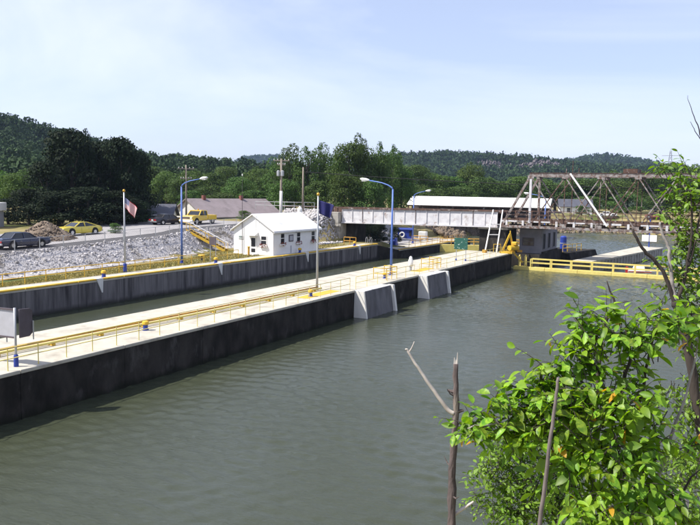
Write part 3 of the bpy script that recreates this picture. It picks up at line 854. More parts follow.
def railing(name, label, pts, mat_, height=1.0, gap=2.0, r=0.032, rails=(1.0, 0.52), group=None, post_r=None, z=None, mids=True):
    """post and rail fence along a polyline of (x, y, z)"""
    pts = [Vector(p) for p in pts]
    root = empty(name, pts[0], label, 'railing', group)
    for a, b in zip(pts[:-1], pts[1:]):
        n = max(1, round((b - a).length / gap))
        for i in range(n + (1 if b is pts[-1] else 0)):
            p = a.lerp(b, i / n)
            MB().tube([p, p + Vector((0, 0, height))], post_r or r, 6).build('post', mat_, root, world=True)
    for j, hgt in enumerate(rails):
        MB().tube([p + Vector((0, 0, hgt * height)) for p in pts], r, 6).build('top_rail' if j == 0 else 'middle_rail', mat_, root, world=True, smooth=True)
    return root


railing('pier_railing', 'long yellow pipe railing along the river edge of the pier, left of the first buttress', [(-27.36, 8.9, 0), (-27.36, 50.2, 0)], 'pale_yellow', 1.0, 1.55, 0.022)
railing('pier_railing', 'yellow pipe railing along the pier edge between the two pale buttresses', [(-27.36, 51.2, 0), (-27.36, 63.0, 0)], 'pale_yellow', 1.0, 2.0, 0.022)
railing('pier_railing', 'yellow pipe railing along the pier edge from the right buttress to the bridge', [(-27.36, 64.2, 0), (-27.36, 93.6, 0)], 'pale_yellow', 1.0, 2.4, 0.022)
for y0, lb in ((58.0, 'small yellow box railing around a bollard near the left buttress'), (69.0, 'small yellow box railing on the pier near the right buttress')):
    railing('guard_railing', lb, [(-29.2, y0, 0), (-27.9, y0, 0), (-27.9, y0 + 2.2, 0), (-29.2, y0 + 2.2, 0)], 'yellow_paint', 1.05, 1.4, 0.04)
pp = empty('deck_pipe', (-29.9, 30, 0), 'low yellow pipe with a rusty twin running along the pier deck', 'pipe')
MB().tube([(-30.1, 5, 0.17), (-30.0, 22, 0.17), (-29.55, 35, 0.17), (-29.3, 49, 0.17)], 0.07, 8).build('yellow_pipe', 'pale_yellow', pp, world=True, smooth=True)
MB().tube([(-30.42, 5, 0.24), (-30.32, 22, 0.24), (-29.87, 35, 0.24), (-29.62, 49, 0.24)], 0.06, 8).build('rusty_pipe', 'rust_yellow', pp, world=True, smooth=True)
for y in np.arange(6, 49, 3.0):
    x = float(np.interp(y, [5, 22, 35, 49], [-30.1, -30.0, -29.55, -29.3]))
    MB().box(x - 0.42, x + 0.1, y - 0.07, y + 0.07, 0.004, 0.12).build('saddle', 'yellow_paint', pp, world=True)
for ya, yb, x, lb in ((44.5, 49.5, -28.3, 'flat yellow painted patch on the pier deck beside the flagpole'), (66, 70, -28.6, 'flat yellow painted patch on the pier deck beside the white domed post')):
    tag(MB().box(x - 0.5, x + 0.5, ya, yb, 0.001, 0.014).build('painted_patch', 'yellow_paint'), lb, 'paint patch')
railing('terrace_railing', 'yellow railing between the grass terrace and the pale lock coping', [(-50.55, 24, 0), (-50.6, 66, 0)], 'yellow_paint', 1.0, 2.0, 0.035, rails=(0.98, 0.55))
railing('approach_railing', 'yellow railing on the approach wall beside the blue booth', [(-46.2, 104, -0.85), (-46.2, 128, -0.85)], 'rust_yellow', 1.0, 2.4, 0.035)


def bollard(x, y, z, label, s=1.0):
    r = empty('mooring_bollard', (x, y, z), label, 'bollard', 'mooring bollards along the lock')
    MB().lathe([(0.2, 0), (0.2, 0.06), (0.15, 0.08), (0.15, 0.34), (0.17, 0.36)]).build('base', 'deep_blue', r, smooth=False)
    MB().lathe([(0.2, 0.36), (0.22, 0.42), (0.2, 0.54), (0.1, 0.6)]).build('cap', 'yellow_paint', r)
    r.scale = (s, s, s)


bollard(-48.75, 44.5, 0.01, 'blue bollard with yellow cap on the lock coping near the striped flag', 1.1)
bollard(-48.9, 59.9, 0.01, 'blue bollard with yellow cap below the grey twin-post sign', 1.1)
bollard(-48.8, 76.2, 0.01, 'blue bollard with yellow cap in front of the white lock house', 1.1)
bollard(-48.9, 90.9, 0.01, 'blue bollard with yellow cap beside the girder bridge abutment', 1.1)
bollard(-29.0, 29.4, 0.0, 'blue bollard on the pier deck near the signboard end', 0.9)
bollard(-28.2, 45.6, 0.0, 'blue bollard on the pier deck near the dark blue flag', 0.9)
bollard(-28.6, 59.1, 0.0, 'blue bollard inside the small yellow box railing', 0.9)

# ------------------------------------------------------------------ lamps, flags, poles


def lamp_post(x, y, z, h, ang, label, arm=2.6):
    r = empty('street_lamp', (x, y, z), label, 'street lamp', 'blue lock lamps', rz=ang)
    MB().lathe([(0.24, 0), (0.24, 0.05), (0.16, 0.08), (0.14, 0.35)], n=10).build('base', 'deep_blue', r)
    MB().tube([(0, 0, 0.05), (0, 0, h * 0.5), (0, 0, h)], [0.125, 0.105, 0.08], 10).build('pole', 'blue_paint', r, smooth=True)
    pts = [(0, 0, h - 0.05), (0.12, 0, h + 0.16), (0.5, 0, h + 0.38), (1.2, 0, h + 0.6), (arm, 0, h + 0.82)]
    MB().tube(pts, [0.075, 0.07, 0.062, 0.055, 0.05], 8).build('arm', 'blue_paint', r, smooth=True)
    d = Vector((1, 0, 0.14)).normalized()
    rings = []
    for t, hw, zt, zb in ((0, 0.05, 0.05, 0.05), (0.12, 0.12, 0.10, 0.08), (0.4, 0.19, 0.15, 0.13), (0.75, 0.20, 0.13, 0.14), (0.98, 0.12, 0.06, 0.08)):
        c = Vector((arm - 0.1, 0, h + 0.82)) + d * t
        rings.append([(c.x, c.y - hw, c.z), (c.x, c.y - hw * 0.6, c.z + zt), (c.x, c.y + hw * 0.6, c.z + zt), (c.x, c.y + hw, c.z), (c.x, c.y + hw * 0.6, c.z - zb), (c.x, c.y - hw * 0.6, c.z - zb)])
    hd = MB().loft(rings).build('lamp_head', 'lamp_white', r, smooth=True)
    MB().box(arm + 0.25, arm + 0.7, -0.12, 0.12, h + 0.72, h + 0.80).build('lens', 'lens', hd)
    return r


lamp_post(-29.3, 61.9, 0, 8.15, math.pi, 'blue street lamp on the pier beside the left buttress, arm over the lock')
lamp_post(-52.0, 58.1, -0.03, 8.1, 0, 'blue street lamp on the grass terrace, arm over the lock')
lamp_post(-49.6, 113.2, -0.85, 8.1, 0, 'blue street lamp beyond the girder bridge beside the blue booth', arm=2.2)
lamp_post(-27.6, 114.5, -0.9, 8.0, math.pi, 'blue street lamp seen through the left end of the truss bridge')


def flagpole(x, y, z, h, label, blue_base):
    r = empty('flagpole', (x, y, z), label, 'flagpole')
    if blue_base:
        MB().lathe([(0.17, 0), (0.17, 0.75), (0.10, 0.8)], n=10).build('base', 'deep_blue', r)
    MB().tube([(0, 0, 0), (0, 0, h * 0.5), (0, 0, h)], [0.10, 0.085, 0.06], 10).build('pole', 'pole_metal', r, smooth=True)
    MB().lathe([(0.02, 0), (0.1, 0.05), (0.13, 0.14), (0.1, 0.22), (0.02, 0.27)], (0, 0, h), 10).build('finial', 'gold', r, smooth=True)
    return r


flagpole(-50.6, 48.75, 0, 7.45, 'silver flagpole with gold ball and blue base on the grass terrace', True)
flagpole(-29.65, 48.9, 0, 7.5, 'silver flagpole with gold ball standing on the pier', False)


def flag(x, y, z, w_, h_, ang, droop, material, label):
    nx, nz = 18, 10
    ca, sa = math.cos(ang), math.sin(ang)
    vs_, fs = [], []
    for i in range(nx + 1):
        u = i / nx
        for j in range(nz + 1):
            v = j / nz
            off = 0.13 * math.sin(u * 9 + v * 1.5) * u ** 0.6
            along = w_ * u * (0.80 + 0.2 * v) * (1 - 0.12 * (1 - v))
            dz = -h_ * (1 - v) - droop * u ** 1.15
            vs_.append((ca * along - sa * off, sa * along + ca * off, dz))
    for i in range(nx):
        for j in range(nz):
            a = i * (nz + 1) + j
            fs.append((a, a + nz + 1, a + nz + 2, a + 1))
    me = bpy.data.meshes.new('flag')
    me.from_pydata(vs_, [], fs)
    uvl = me.uv_layers.new(name='UVMap')
    for lp in me.loops:
        vi = lp.vertex_index
        uvl.data[lp.index].uv = ((vi // (nz + 1)) / nx, (vi % (nz + 1)) / nz)
    for p in me.polygons:
        p.use_smooth = True
    me.materials.append(MATS[material])
    o = bpy.data.objects.new('flag', me)
    COL.objects.link(o)
    o.location = (x, y, z)
    md = o.modifiers.new('thickness', 'SOLIDIFY')
    md.thickness = 0.008
    tag(o, label, 'flag')


flag(-50.52, 48.78, 6.95, 1.25, 0.95, rad(20), 0.95, 'us_flag', 'drooping red and white striped flag with starred blue corner')
flag(-29.57, 48.93, 7.15, 1.25, 1.05, rad(14), 0.35, 'cloth_blue', 'dark blue flag with small emblem flying over the pier')


def utility_pole(x, y, z, h, label, arms, r0=0.16, mat_='wood_grey', sleeve=None, cans=0):
    r = empty('utility_pole', (x, y, z), label, 'utility pole')
    MB().tube([(0, 0, -0.1), (0, 0, h)], [r0, r0 * 0.72], 10).build('pole', mat_, r, smooth=True)
    if sleeve:
        MB().tube([(0, 0, 0), (0, 0, sleeve)], [r0 * 1.25, r0 * 1.15], 10).build('pale_sleeve', 'siding', r, smooth=True)
    for zz, L_, ang in arms:
        c, s = math.cos(ang) * L_ / 2, math.sin(ang) * L_ / 2
        a = MB().beam((-c, -s, zz), (c, s, zz), 0.12, 0.14).build('crossarm', 'wood_grey', r)
        for k in (-0.9, -0.45, 0.45, 0.9):
            MB().lathe([(0.05, 0), (0.07, 0.08), (0.05, 0.2)], (c * k, s * k, zz + 0.07), 8).build('insulator', 'lens', a)
    for i in range(cans):
        MB().lathe([(0.2, 0), (0.24, 0.05), (0.24, 0.75), (0.1, 0.85)], (0.36 * (1 if i else -1), -0.25, h - 2.6), 10).build('transformer', 'pole_metal', r)
    return r


utility_pole(-61.2, 90.2, 3.1, 9.4, 'tall utility pole with crossarm and transformers, pale lower half, behind the lock house', [(9.1, 2.4, 0.5), (8.5, 1.2, 0.5)], 0.2, 'wood_grey', 4.6, 2)
utility_pole(-60.5, 95.2, 4.6, 6.8, 'plain brown wooden pole to the right of the transformer pole', [], 0.17)
utility_pole(-80.0, 90.5, 3.0, 8.6, 'utility pole with crossarm above the pickup truck', [(8.0, 2.6, 0.9), (6.4, 1.8, 0.9)], 0.15)
m_ = empty('antenna_mast', (-53.9, 71.05, 0), 'thin whip antenna mast standing at the lock house gable', 'antenna')
MB().tube([(0, 0, 0), (0, 0, 5.5), (0, 0, 9.6)], [0.045, 0.035, 0.012], 6).build('mast', 'sign_dark', m_)
MB().box(-0.05, 0.05, -0.04, 0.04, 9.5, 9.75).build('tip', 'lens', m_)
m_ = empty('antenna_mast', (-51.75, 70.95, 0), 'second thin mast standing in front of the lock house door', 'antenna')
MB().tube([(0, 0, 0), (0, 0, 4.6)], 0.022, 6).build('mast', 'pole_metal', m_)
MB().box(-0.04, 0.04, -0.04, 0.04, 4.5, 4.7).build('tip', 'lens', m_)


def wire(p, q, sag, label, r=0.02):
    p, q = Vector(p), Vector(q)
    pts = [p.lerp(q, t) - Vector((0, 0, sag * 4 * t * (1 - t))) for t in [i / 16 for i in range(17)]]
    tag(MB().tube(pts, r, 5).build('overhead_wire', 'tyre'), label, 'wire')


wire((-60.5, 95.2, 10.7), (18, 112, 9.2), 0.9, 'black overhead cable sagging from the brown pole across the lock', 0.055)
wire((-61.2, 90.2, 12.2), (-80.0, 90.5, 10.9), 0.6, 'thin wire between the transformer pole and the crossarm pole', 0.02)
wire((-80, 90.5, 10.9), (-92, 40, 10.0), 1.2, 'thin wire running left from the crossarm pole past the dark trees', 0.02)

# ------------------------------------------------------------------ signs on the lock
s = empty('signboard', (-27.75, 20.3, 0), 'large pale signboard on a blue footed post at the left end of the pier', 'sign')
MB().tube([(0, 0, 0), (0, 0, 2.62)], 0.055, 8).build('post', 'pole_metal', s, smooth=True)
MB().lathe([(0.11, 0), (0.10, 0.5), (0.07, 0.55)], n=10).build('post_foot', 'deep_blue', s)
c, sn = math.cos(rad(188)), math.sin(rad(188))


def panel(name, mat_, a, b, z0, z1, th, parent):
    return MB().beam((a[0], a[1], (z0 + z1) / 2), (b[0], b[1], (z0 + z1) / 2), th, z1 - z0).build(name, mat_, parent)


pa = panel('panel', 'sign_grey', (-0.06, 0.02), (2.3 * c, 2.3 * sn), 1.32, 2.52, 0.04, s)
for zz in (1.30, 2.54):
    MB().beam((-0.02, 0, zz), (2.35 * c, 2.35 * sn, zz), 0.09, 0.07).build('frame_bar', 'sign_dark', pa)
for t in (0.5, 1.1):
    MB().beam((t * c, t * sn, 1.05), (t * c, t * sn, 1.3), 0.05, 0.03).build('bracket', 'pole_metal', pa)
# second, obliquely seen panel with rounded corners
c2, s2 = math.cos(rad(95)), math.sin(rad(95))
prof = [(0.1, 1.28), (0.62, 1.28), (0.78, 1.4), (0.8, 2.4), (0.68, 2.52), (0.1, 2.56)]
mb = MB()
mb.loft([[(0.12 + t * c2 + o * s2, t * s2 - o * c2, z) for t, z in prof] for o in (0, 0.06)])
pb = mb.build('side_panel', 'sign_dark', s)
MB().tube([(0.22 + 0.8 * c2, 0.8 * s2, 1.1), (0.22 + 0.8 * c2, 0.8 * s2, 1.95)], 0.03, 6).build('hook', 'pole_metal', pb)

g = empty('green_sign', (-28.9, 80.0, 0), 'dark green sign with pale faded lettering on two posts near the pier end', 'sign')
for x in (-0.55, 0.62):
    MB().tube([(x, 0, 0), (x, 0, 2.6)], 0.045, 6).build('post', 'pole_metal', g)
MB().box(-0.82, 0.85, -0.08, -0.05, 1.32, 2.66).build('panel', 'sign_green', g, bevel=0.01)
for x in (-0.55, 0.62):
    MB().lathe([(0.1, 0), (0.09, 0.2)], (x, 0, 0), 8).build('foot', 'deep_blue', g)
g = empty('grey_sign', (-50.1, 60.9, 0), 'small grey square sign on two posts in front of the yellow steps', 'sign')
for x in (-0.35, 0.35):
    MB().tube([(x, 0.1 * x, 0), (x, 0.1 * x, 2.7)], 0.04, 6).build('post', 'pole_metal', g)
MB().box(-0.45, 0.45, -0.1, -0.06, 1.85, 2.75).build('panel', 'sign_dark', g, bevel=0.01)
v = empty('white_post', (-29.3, 66.5, 0), 'white domed post standing on the pier deck beside the lamp', 'post')
MB().lathe([(0.13, 0), (0.13, 0.4), (0.2, 0.45)], n=12).build('stem', 'pole_metal', v)
MB().lathe([(0.2, 0.45), (0.25, 0.5), (0.25, 1.0), (0.17, 1.2), (0.16, 1.3), (0.12, 1.42), (0.02, 1.47)], n=14).build('white_cover', 'white_paint', v, smooth=True)
cl = empty('cleat', (-52.1, 61.4, 0), 'low yellow valve stand on the grass below the lamp', 'valve')
MB().lathe([(0.1, 0), (0.08, 0.5)], n=8).build('stem', 'sign_dark', cl)
MB().lathe([(0.38, 0.5), (0.42, 0.56), (0.38, 0.64)], n=12).build('wheel', 'yellow_paint', cl)
cl = empty('cleat', (-51.6, 69.3, 0), 'narrow yellow post on the grass left of the lock house', 'post')
MB().lathe([(0.13, 0), (0.13, 0.95), (0.08, 1.02)], n=8).build('stem', 'rust_yellow', cl)
MB().lathe([(0.16, 1.0), (0.16, 1.12)], n=8).build('cap', 'yellow_paint', cl)
gr = railing('guard_railing', 'short orange yellow guard rail beside the bridge abutment', [(-51.6, 92.6, 0), (-49.6, 92.6, 0)], 'rust_yellow', 1.1, 1.0, 0.06)
hp = empty('ladder_hoops', (-48.5, 93.6, 0), 'pair of silver ladder hoops at the lock coping under the girder bridge', 'ladder hoops')
for x in (0, 0.7):
    MB().tube([(x, 0, 0.12), (x, 0, 0.9), (x, 0.15, 1.15), (x, 0.45, 1.15), (x, 0.6, 0.9), (x, 0.6, 0.12)], 0.035, 6).build('hoop', 'pole_metal', hp)

# ------------------------------------------------------------------ lock house
hx0, hx1, hy0, hy1, eh, rh = -55.3, -49.4, 71.2, 81.7, 3.0, 4.8
hxm = (hx0 + hx1) / 2
lh = empty('lock_house', (hxm, 76.4, 0), 'small white gabled lock house with flower boxes under its windows', 'house')
ring = [(hx0, 0), (hx1, 0), (hx1, eh), (hxm, rh), (hx0, eh)]
MB().loft([[(x, hy0, z) for x, z in ring], [(x, hy1, z) for x, z in ring]]).build('wall', 'white_paint', lh, world=True)
slope = (rh - eh) / (hx1 - hxm)
for sgn, nm in ((1, 'roof'), (-1, 'roof')):
    e = hxm + sgn * (hx1 - hxm + 0.3)
    ez = eh - 0.3 * slope
    rr = [(hxm, rh + 0.02), (e, ez + 0.02), (e, ez + 0.12), (hxm, rh + 0.14)]
    rf = MB().loft([[(x, hy0 - 0.3, z) for x, z in rr], [(x, hy1 + 0.3, z) for x, z in rr]]).build('roof', 'roof_white', lh, world=True)
    MB().beam((e + sgn * 0.03, hy0 - 0.32, ez - 0.04), (e + sgn * 0.03, hy1 + 0.32, ez - 0.04), 0.06, 0.16).build('fascia', 'white_paint', rf, world=True)


def window_x(root, x, yc, z0, w_, h_, world=True, frame='white_paint', box=True, muntin=True):
    """window on a wall that faces +X"""
    f = MB()
    t = 0.08
    f.box(x, x + 0.06, yc - w_ / 2 - t, yc - w_ / 2, z0 - t, z0 + h_ + t).box(x, x + 0.06, yc + w_ / 2, yc + w_ / 2 + t, z0 - t, z0 + h_ + t)
    f.box(x, x + 0.06, yc - w_ / 2, yc + w_ / 2, z0 - t, z0).box(x, x + 0.06, yc - w_ / 2, yc + w_ / 2, z0 + h_, z0 + h_ + t)
    if muntin:
        f.box(x, x + 0.05, yc - w_ / 2, yc + w_ / 2, z0 + h_ / 2 - 0.035, z0 + h_ / 2 + 0.035)
    o = f.build('window', frame, root, world=world)
    MB().box(x - 0.02, x + 0.02, yc - w_ / 2 + 0.001, yc + w_ / 2 - 0.001, z0 + 0.001, z0 + h_ - 0.001).build('pane', 'dark_glass', o, world=world)
    return o


def window_y(root, xc, y, z0, w_, h_, world=True, frame='white_paint', muntin=True):
    """window on a wall that faces -Y"""
    f = MB()
    t = 0.08
    f.box(xc - w_ / 2 - t, xc - w_ / 2, y - 0.06, y, z0 - t, z0 + h_ + t).box(xc + w_ / 2, xc + w_ / 2 + t, y - 0.06, y, z0 - t, z0 + h_ + t)
    f.box(xc - w_ / 2, xc + w_ / 2, y - 0.06, y, z0 - t, z0).box(xc - w_ / 2, xc + w_ / 2, y - 0.06, y, z0 + h_, z0 + h_ + t)
    if muntin:
        f.box(xc - w_ / 2, xc + w_ / 2, y - 0.05, y, z0 + h_ / 2 - 0.035, z0 + h_ / 2 + 0.035)
    o = f.build('window', frame, root, world=world)
    MB().box(xc - w_ / 2 + 0.001, xc + w_ / 2 - 0.001, y - 0.02, y + 0.02, z0 + 0.001, z0 + h_ - 0.001).build('pane', 'dark_glass', o, world=world)
    return o


def flower_box(root, c_, along, L_):
    d = Vector((1, 0, 0)) if along == 'x' else Vector((0, 1, 0))
    o = Vector((0, -1, 0)) if along == 'x' else Vector((1, 0, 0))
    p = Vector(c_) + o * 0.16
    b = MB().beam(p - d * L_ / 2, p + d * L_ / 2, 0.22, 0.2).build('flower_box', 'white_paint', root, world=True)
    mb = MB()
    for i in range(46):
        q = p + d * random.uniform(-L_ / 2, L_ / 2) + o * random.uniform(-0.1, 0.16) + Vector((0, 0, random.uniform(-0.12, 0.26)))
        n = Vector((random.uniform(-1, 1), random.uniform(-1, 1), random.uniform(-0.2, 1))).normalized()
        s_ = n.orthogonal().normalized() * random.uniform(0.05, 0.09)
        t_ = n.cross(s_)
        mb.add([q - s_ - t_, q + s_ - t_, q + s_ + t_, q - s_ + t_], [(0, 1, 2, 3)])
    tag(mb.build('flowers', 'flower', b, world=True), kind='stuff')


for yc in (73.15, 76.75, 80.25):
    window_x(lh, hx1, yc, 1.45, 0.78, 1.1)
    flower_box(lh, (hx1, yc, 1.22), 'y', 1.15)
nb = MB().box(hx1, hx1 + 0.07, 74.55, 75.55, 1.5, 2.35).build('notice_board', 'sign_dark', lh, world=True, bevel=0.01)
MB().box(hx1 + 0.07, hx1 + 0.08, 74.7, 75.4, 1.62, 2.23).build('board_face', 'sign_grey', nb, world=True)
MB().box(hx1, hx1 + 0.05, 74.95, 75.15, 0.02, 1.0).build('meter_pipe', 'sign_grey', lh, world=True)
MB().box(hx1, hx1 + 0.16, 76.0, 76.25, 2.62, 2.78).build('wall_lamp', 'sign_dark', lh, world=True)
window_y(lh, -50.75, hy0, 1.3, 0.75, 0.95)
flower_box(lh, (-50.75, hy0, 1.08), 'x', 1.1)
dr = MB().box(-52.82, -51.78, hy0 - 0.05, hy0, 0.02, 2.15).build('door', 'white_paint', lh, world=True)
MB().box(-52.6, -52.0, hy0 - 0.075, hy0 - 0.05, 0.95, 2.0).build('door_glass', 'dark_glass', dr, world=True)
MB().box(-52.6, -52.0, hy0 - 0.07, hy0 - 0.05, 0.25, 0.72).build('door_glass', 'dark_glass', dr, world=True)
MB().hexa([(-53.0, hy0 - 0.75, 2.28), (-51.6, hy0 - 0.75, 2.28), (-51.6, hy0, 2.28), (-53.0, hy0, 2.28)],
          [(-53.0, hy0 - 0.78, 2.34), (-51.6, hy0 - 0.78, 2.34), (-51.6, hy0, 2.72), (-53.0, hy0, 2.72)]).build('door_canopy', 'white_paint', lh, world=True)
MB().box(-53.0, -51.5, hy0 - 1.1, hy0 - 0.06, -0.02, 0.12).build('doorstep', 'light_concrete', lh, world=True)
vt = MB().box(-54.55, -53.85, hy0 - 0.04, hy0, 1.75, 2.2).build('vent', 'white_paint', lh, world=True)
for zz in (1.82, 1.98, 2.10):
    MB().box(-54.48, -53.92, hy0 - 0.06, hy0 - 0.04, zz, zz + 0.06).build('louvre', 'sign_green', vt, world=True)
MB().box(hx0 - 0.06, hx1 + 0.06, hy0 - 0.06, hy1 + 0.06, -0.3, 0.06).build('footing', 'light_concrete', lh, world=True)
ck = empty('white_tank', (-56.6, 88.3, 0.4), 'white cylindrical tank with domed top behind the lock house roof', 'tank')
MB().lathe([(0.36, 0), (0.36, 4.7), (0.3, 4.9), (0.14, 5.0), (0.12, 5.15)], n=16).build('shell', 'white_paint', ck, smooth=False)
MB().lathe([(0.4, 0), (0.4, 0.2)], n=16).build('base_ring', 'pole_metal', ck)

# ------------------------------------------------------------------ steps from the road to the terrace
st = empty('yellow_steps', (-58.0, 73.2, 0), 'steep yellow steel steps with handrails from the road down to the terrace', 'steps')
A0, A1 = Vector((-57.5, 72.5, 0.05)), Vector((-62.4, 70.9, 2.55))
wd = Vector((-0.32, 0.95, 0)).normalized() * 0.55
for sgn in (-1, 1):
    MB().beam(A0 + wd * sgn, A1 + wd * sgn, 0.09, 0.3).build('stringer', 'yellow_paint', st, world=True)
    h1 = Vector((0, 0, 1.0))
    MB().tube([A0 + wd * sgn + h1, A1 + wd * sgn + h1, A1 + wd * sgn + h1 + Vector((-0.9, -0.25, 0.05))], 0.045, 6).build('handrail', 'yellow_paint' if sgn < 0 else 'white_paint', st, world=True)
    for t in (0.0, 0.5, 1.0):
        p = A0.lerp(A1, t) + wd * sgn
        MB().tube([p, p + h1], 0.035, 6).build('rail_post', 'yellow_paint', st, world=True)
for i in range(12):
    p = A0.lerp(A1, (i + 0.5) / 12) + Vector((0, 0, 0.08))
    MB().beam(p - wd, p + wd, 0.3, 0.05).build('tread', 'rust', st, world=True)

# chain-link fence on top of the rubble bank
cf = empty('chain_link_fence', (topx(50), 50, 2), 'grey chain-link fence along the top of the rubble bank', 'fence')
ys_f = np.arange(20, 90.1, 2.8)
tops = []
for y in ys_f:
    if 69.5 < y < 72.2:
        continue
    x = topx(y) + 0.05
    z = ground_z(x, y)
    tops.append((x, y, z))
    MB().tube([(x, y, z - 0.1), (x, y, z + 1.15)], 0.04, 6).build('post', 'pole_metal', cf, world=True)
MB().tube([(x, y, z + 1.12) for x, y, z in tops], 0.022, 5).build('top_rail', 'pole_metal', cf, world=True)
wm = MB()
for a, b in zip(tops[:-1], tops[1:]):
    a, b = Vector(a), Vector(b)
    n = 10
    for i in range(n):
        p, q = a.lerp(b, i / n), a.lerp(b, min(1, (i + 4) / n))
        wm.beam(p + Vector((0, 0, 0.06)), q + Vector((0, 0, 1.1)), 0.004, 0.004)
        wm.beam(p + Vector((0, 0, 1.1)), q + Vector((0, 0, 0.06)), 0.004, 0.004)
tag(wm.build('wire_mesh', 'sign_dark', cf, world=True), kind='stuff')


# ------------------------------------------------------------------ rubble bank
def ico():
    bm = bmesh.new()
    bmesh.ops.create_icosphere(bm, subdivisions=1, radius=1)
    V = np.array([v.co[:] for v in bm.verts])
    F = np.array([[v.index for v in f.verts] for f in bm.faces])
    bm.free()
    return V, F


ICO_V, ICO_F = ico()


def stones(name, pts, sizes, material, label, cat):
    Vs, Fs = [], []
    nv = len(ICO_V)
    for i, (p, s_) in enumerate(zip(pts, sizes)):
        ang = np.sign(ICO_V) * np.abs(ICO_V) ** 0.7
        V = ang * (1 + rng.uniform(-0.28, 0.28, (nv, 1))) * (s_ * rng.uniform(0.6, 1.25, 3))
        a = rng.uniform(0, 6.28)
        c_, s2_ = math.cos(a), math.sin(a)
        V = V @ np.array([[c_, s2_, 0], [-s2_, c_, 0], [0, 0, 1]])
        tlt = rng.uniform(-0.6, 0.6)
        c_, s2_ = math.cos(tlt), math.sin(tlt)
        V = V @ np.array([[1, 0, 0], [0, c_, s2_], [0, -s2_, c_]])
        Vs.append(V + p)
        Fs.append(ICO_F + i * nv)
    o = np_mesh(name, np.concatenate(Vs), np.concatenate(Fs), material)
    return tag(o, label, cat, kind='stuff')


strip('rubble_bed', 'stone_bed', lambda y: float(interp(y, FOOT_X)) - 4.1, lambda y: float(interp(y, FOOT_X)) - 0.75, np.arange(12, 93, 0.6), 0.045)
n = 19000
yy = rng.uniform(14, 95, n)
fx = interp(yy, FOOT_X)
tt = rng.uniform(-0.12, 1.06, n)
xx = fx - 1.1 - tt * 2.8
keep = ~((yy > 94) & (xx > -55.0))
P2 = np.stack([xx, yy], 1)[keep]
sz = rng.uniform(0.03, 0.085, len(P2)) * np.where(rng.random(len(P2)) < 0.04, 2.4, 1.0)
P3 = np.column_stack([P2, land(P2) + sz * 0.25])
stones('bank_rubble', P3, sz, 'stone', 'pale grey broken stone covering the bank below the road', 'rubble')
yy = rng.uniform(88.0, 96.2, 4500)
xx = rng.uniform(-64, -53.6, 4500)
P2 = np.stack([xx, yy], 1)
sz = rng.uniform(0.07, 0.2, 4500)
stones('embankment_rubble', np.column_stack([P2, land(P2) + sz * 0.25]), sz, 'stone', 'pale broken stone on the railway embankment right of the lock house', 'rubble')

SH = [(-47.5, 133), (-54, 143), (-65, 152), (-57, 161), (-46, 185), (-34, 204), (0, 198)]
pts_, n_ = [], 2600
for i in range(n_):
    k_ = rng.choice(6, p=[0.2, 0.22, 0.2, 0.18, 0.1, 0.1])
    a_, b_ = np.array(SH[k_]), np.array(SH[k_ + 1])
    q_ = a_ + (b_ - a_) * rng.random()
    d_ = rng.random() ** 1.3 * 4.5
    nv_ = np.array((-(b_ - a_)[1], (b_ - a_)[0]))
    nv_ = nv_ / np.linalg.norm(nv_)
    q_ = q_ + nv_ * d_
    pts_.append((q_[0], q_[1], min(-2.25 + d_ * 0.55, 0.6)))
stones('shore_rubble', np.array(pts_), rng.uniform(0.15, 0.55, n_), 'gravel', 'brown earth and broken rock along the far waterline', 'rubble')
# gravel heap
gx, gy = -66.0, 52.2
gz = ground_z(gx, gy)
gv, gf = [], []
nr, na = 9, 22
for i in range(nr + 1):
    for j in range(na):
        r_ = 3.1 * i / nr
        a = 2 * math.pi * j / na
        hgt = 2.1 * (1 - (i / nr) ** 1.05) + (0.12 * math.sin(a * 3 + i) + random.uniform(-0.07, 0.07)) * (i > 0)
        gv.append((r_ * math.cos(a) * 1.0, r_ * math.sin(a) * 1.15, max(hgt, -0.1) if i < nr else -0.15))
for i in range(nr):
    for j in range(na):
        j2 = (j + 1) % na
        gf.append((i * na + j, (i + 1) * na + j, (i + 1) * na + j2, i * na + j2))
gh = MB().add(gv, gf).build('gravel_heap', 'gravel', smooth=True)
gh.location = (gx, gy, gz)
hp_, hs_ = [], []
for i in range(700):
    u_, a_ = rng.random() ** 0.5, rng.uniform(0, 6.28)
    hp_.append((3.1 * u_ * math.cos(a_), 3.1 * 1.15 * u_ * math.sin(a_), 2.1 * (1 - u_ ** 1.05) + 0.03))
    hs_.append(rng.uniform(0.04, 0.14))
o_ = stones('clods', np.array(hp_), np.array(hs_), 'gravel', None, None)
o_.parent = gh
tag(gh, 'brown conical heap of gravel beside the road', 'gravel heap')

# ------------------------------------------------------------------ vehicles


def ring(x, hw, zl, zh, crown=0.04, tum=0.9):
    zm = zl + (zh - zl) * 0.55
    return [(x, -hw * 0.93, zl), (x, -hw, zl + 0.12), (x, -hw, zm), (x, -hw * tum, zh), (x, 0, zh + crown), (x, hw * tum, zh), (x, hw, zm), (x, hw, zl + 0.12), (x, hw * 0.93, zl)]


def wheels(root, xs_, hw, r_=0.33):
    for x in xs_:
        for sgn in (-1, 1):
            y_ = sgn * (hw - 0.10)
            MB().tube([(x, y_ - 0.02 * sgn, r_ + 0.03), (x, y_ + 0.115 * sgn, r_ + 0.03)], r_ + 0.09, 18).build('wheel_arch', 'dark_void', root)
            t_ = MB().tube([(x, y_ - 0.1, r_), (x, y_ + 0.1, r_)], r_, 18)
            t_.tube([(x, y_ - 0.1 + 0.02 * sgn, r_), (x, y_ + 0.1 + 0.02 * sgn, r_)], r_ * 0.92, 18)
            wv = t_.build('wheel', 'tyre', root)
            MB().tube([(x, y_ + 0.1 * sgn, r_), (x, y_ + 0.135 * sgn, r_)], r_ * 0.58, 12).build('rim', 'chrome', wv)


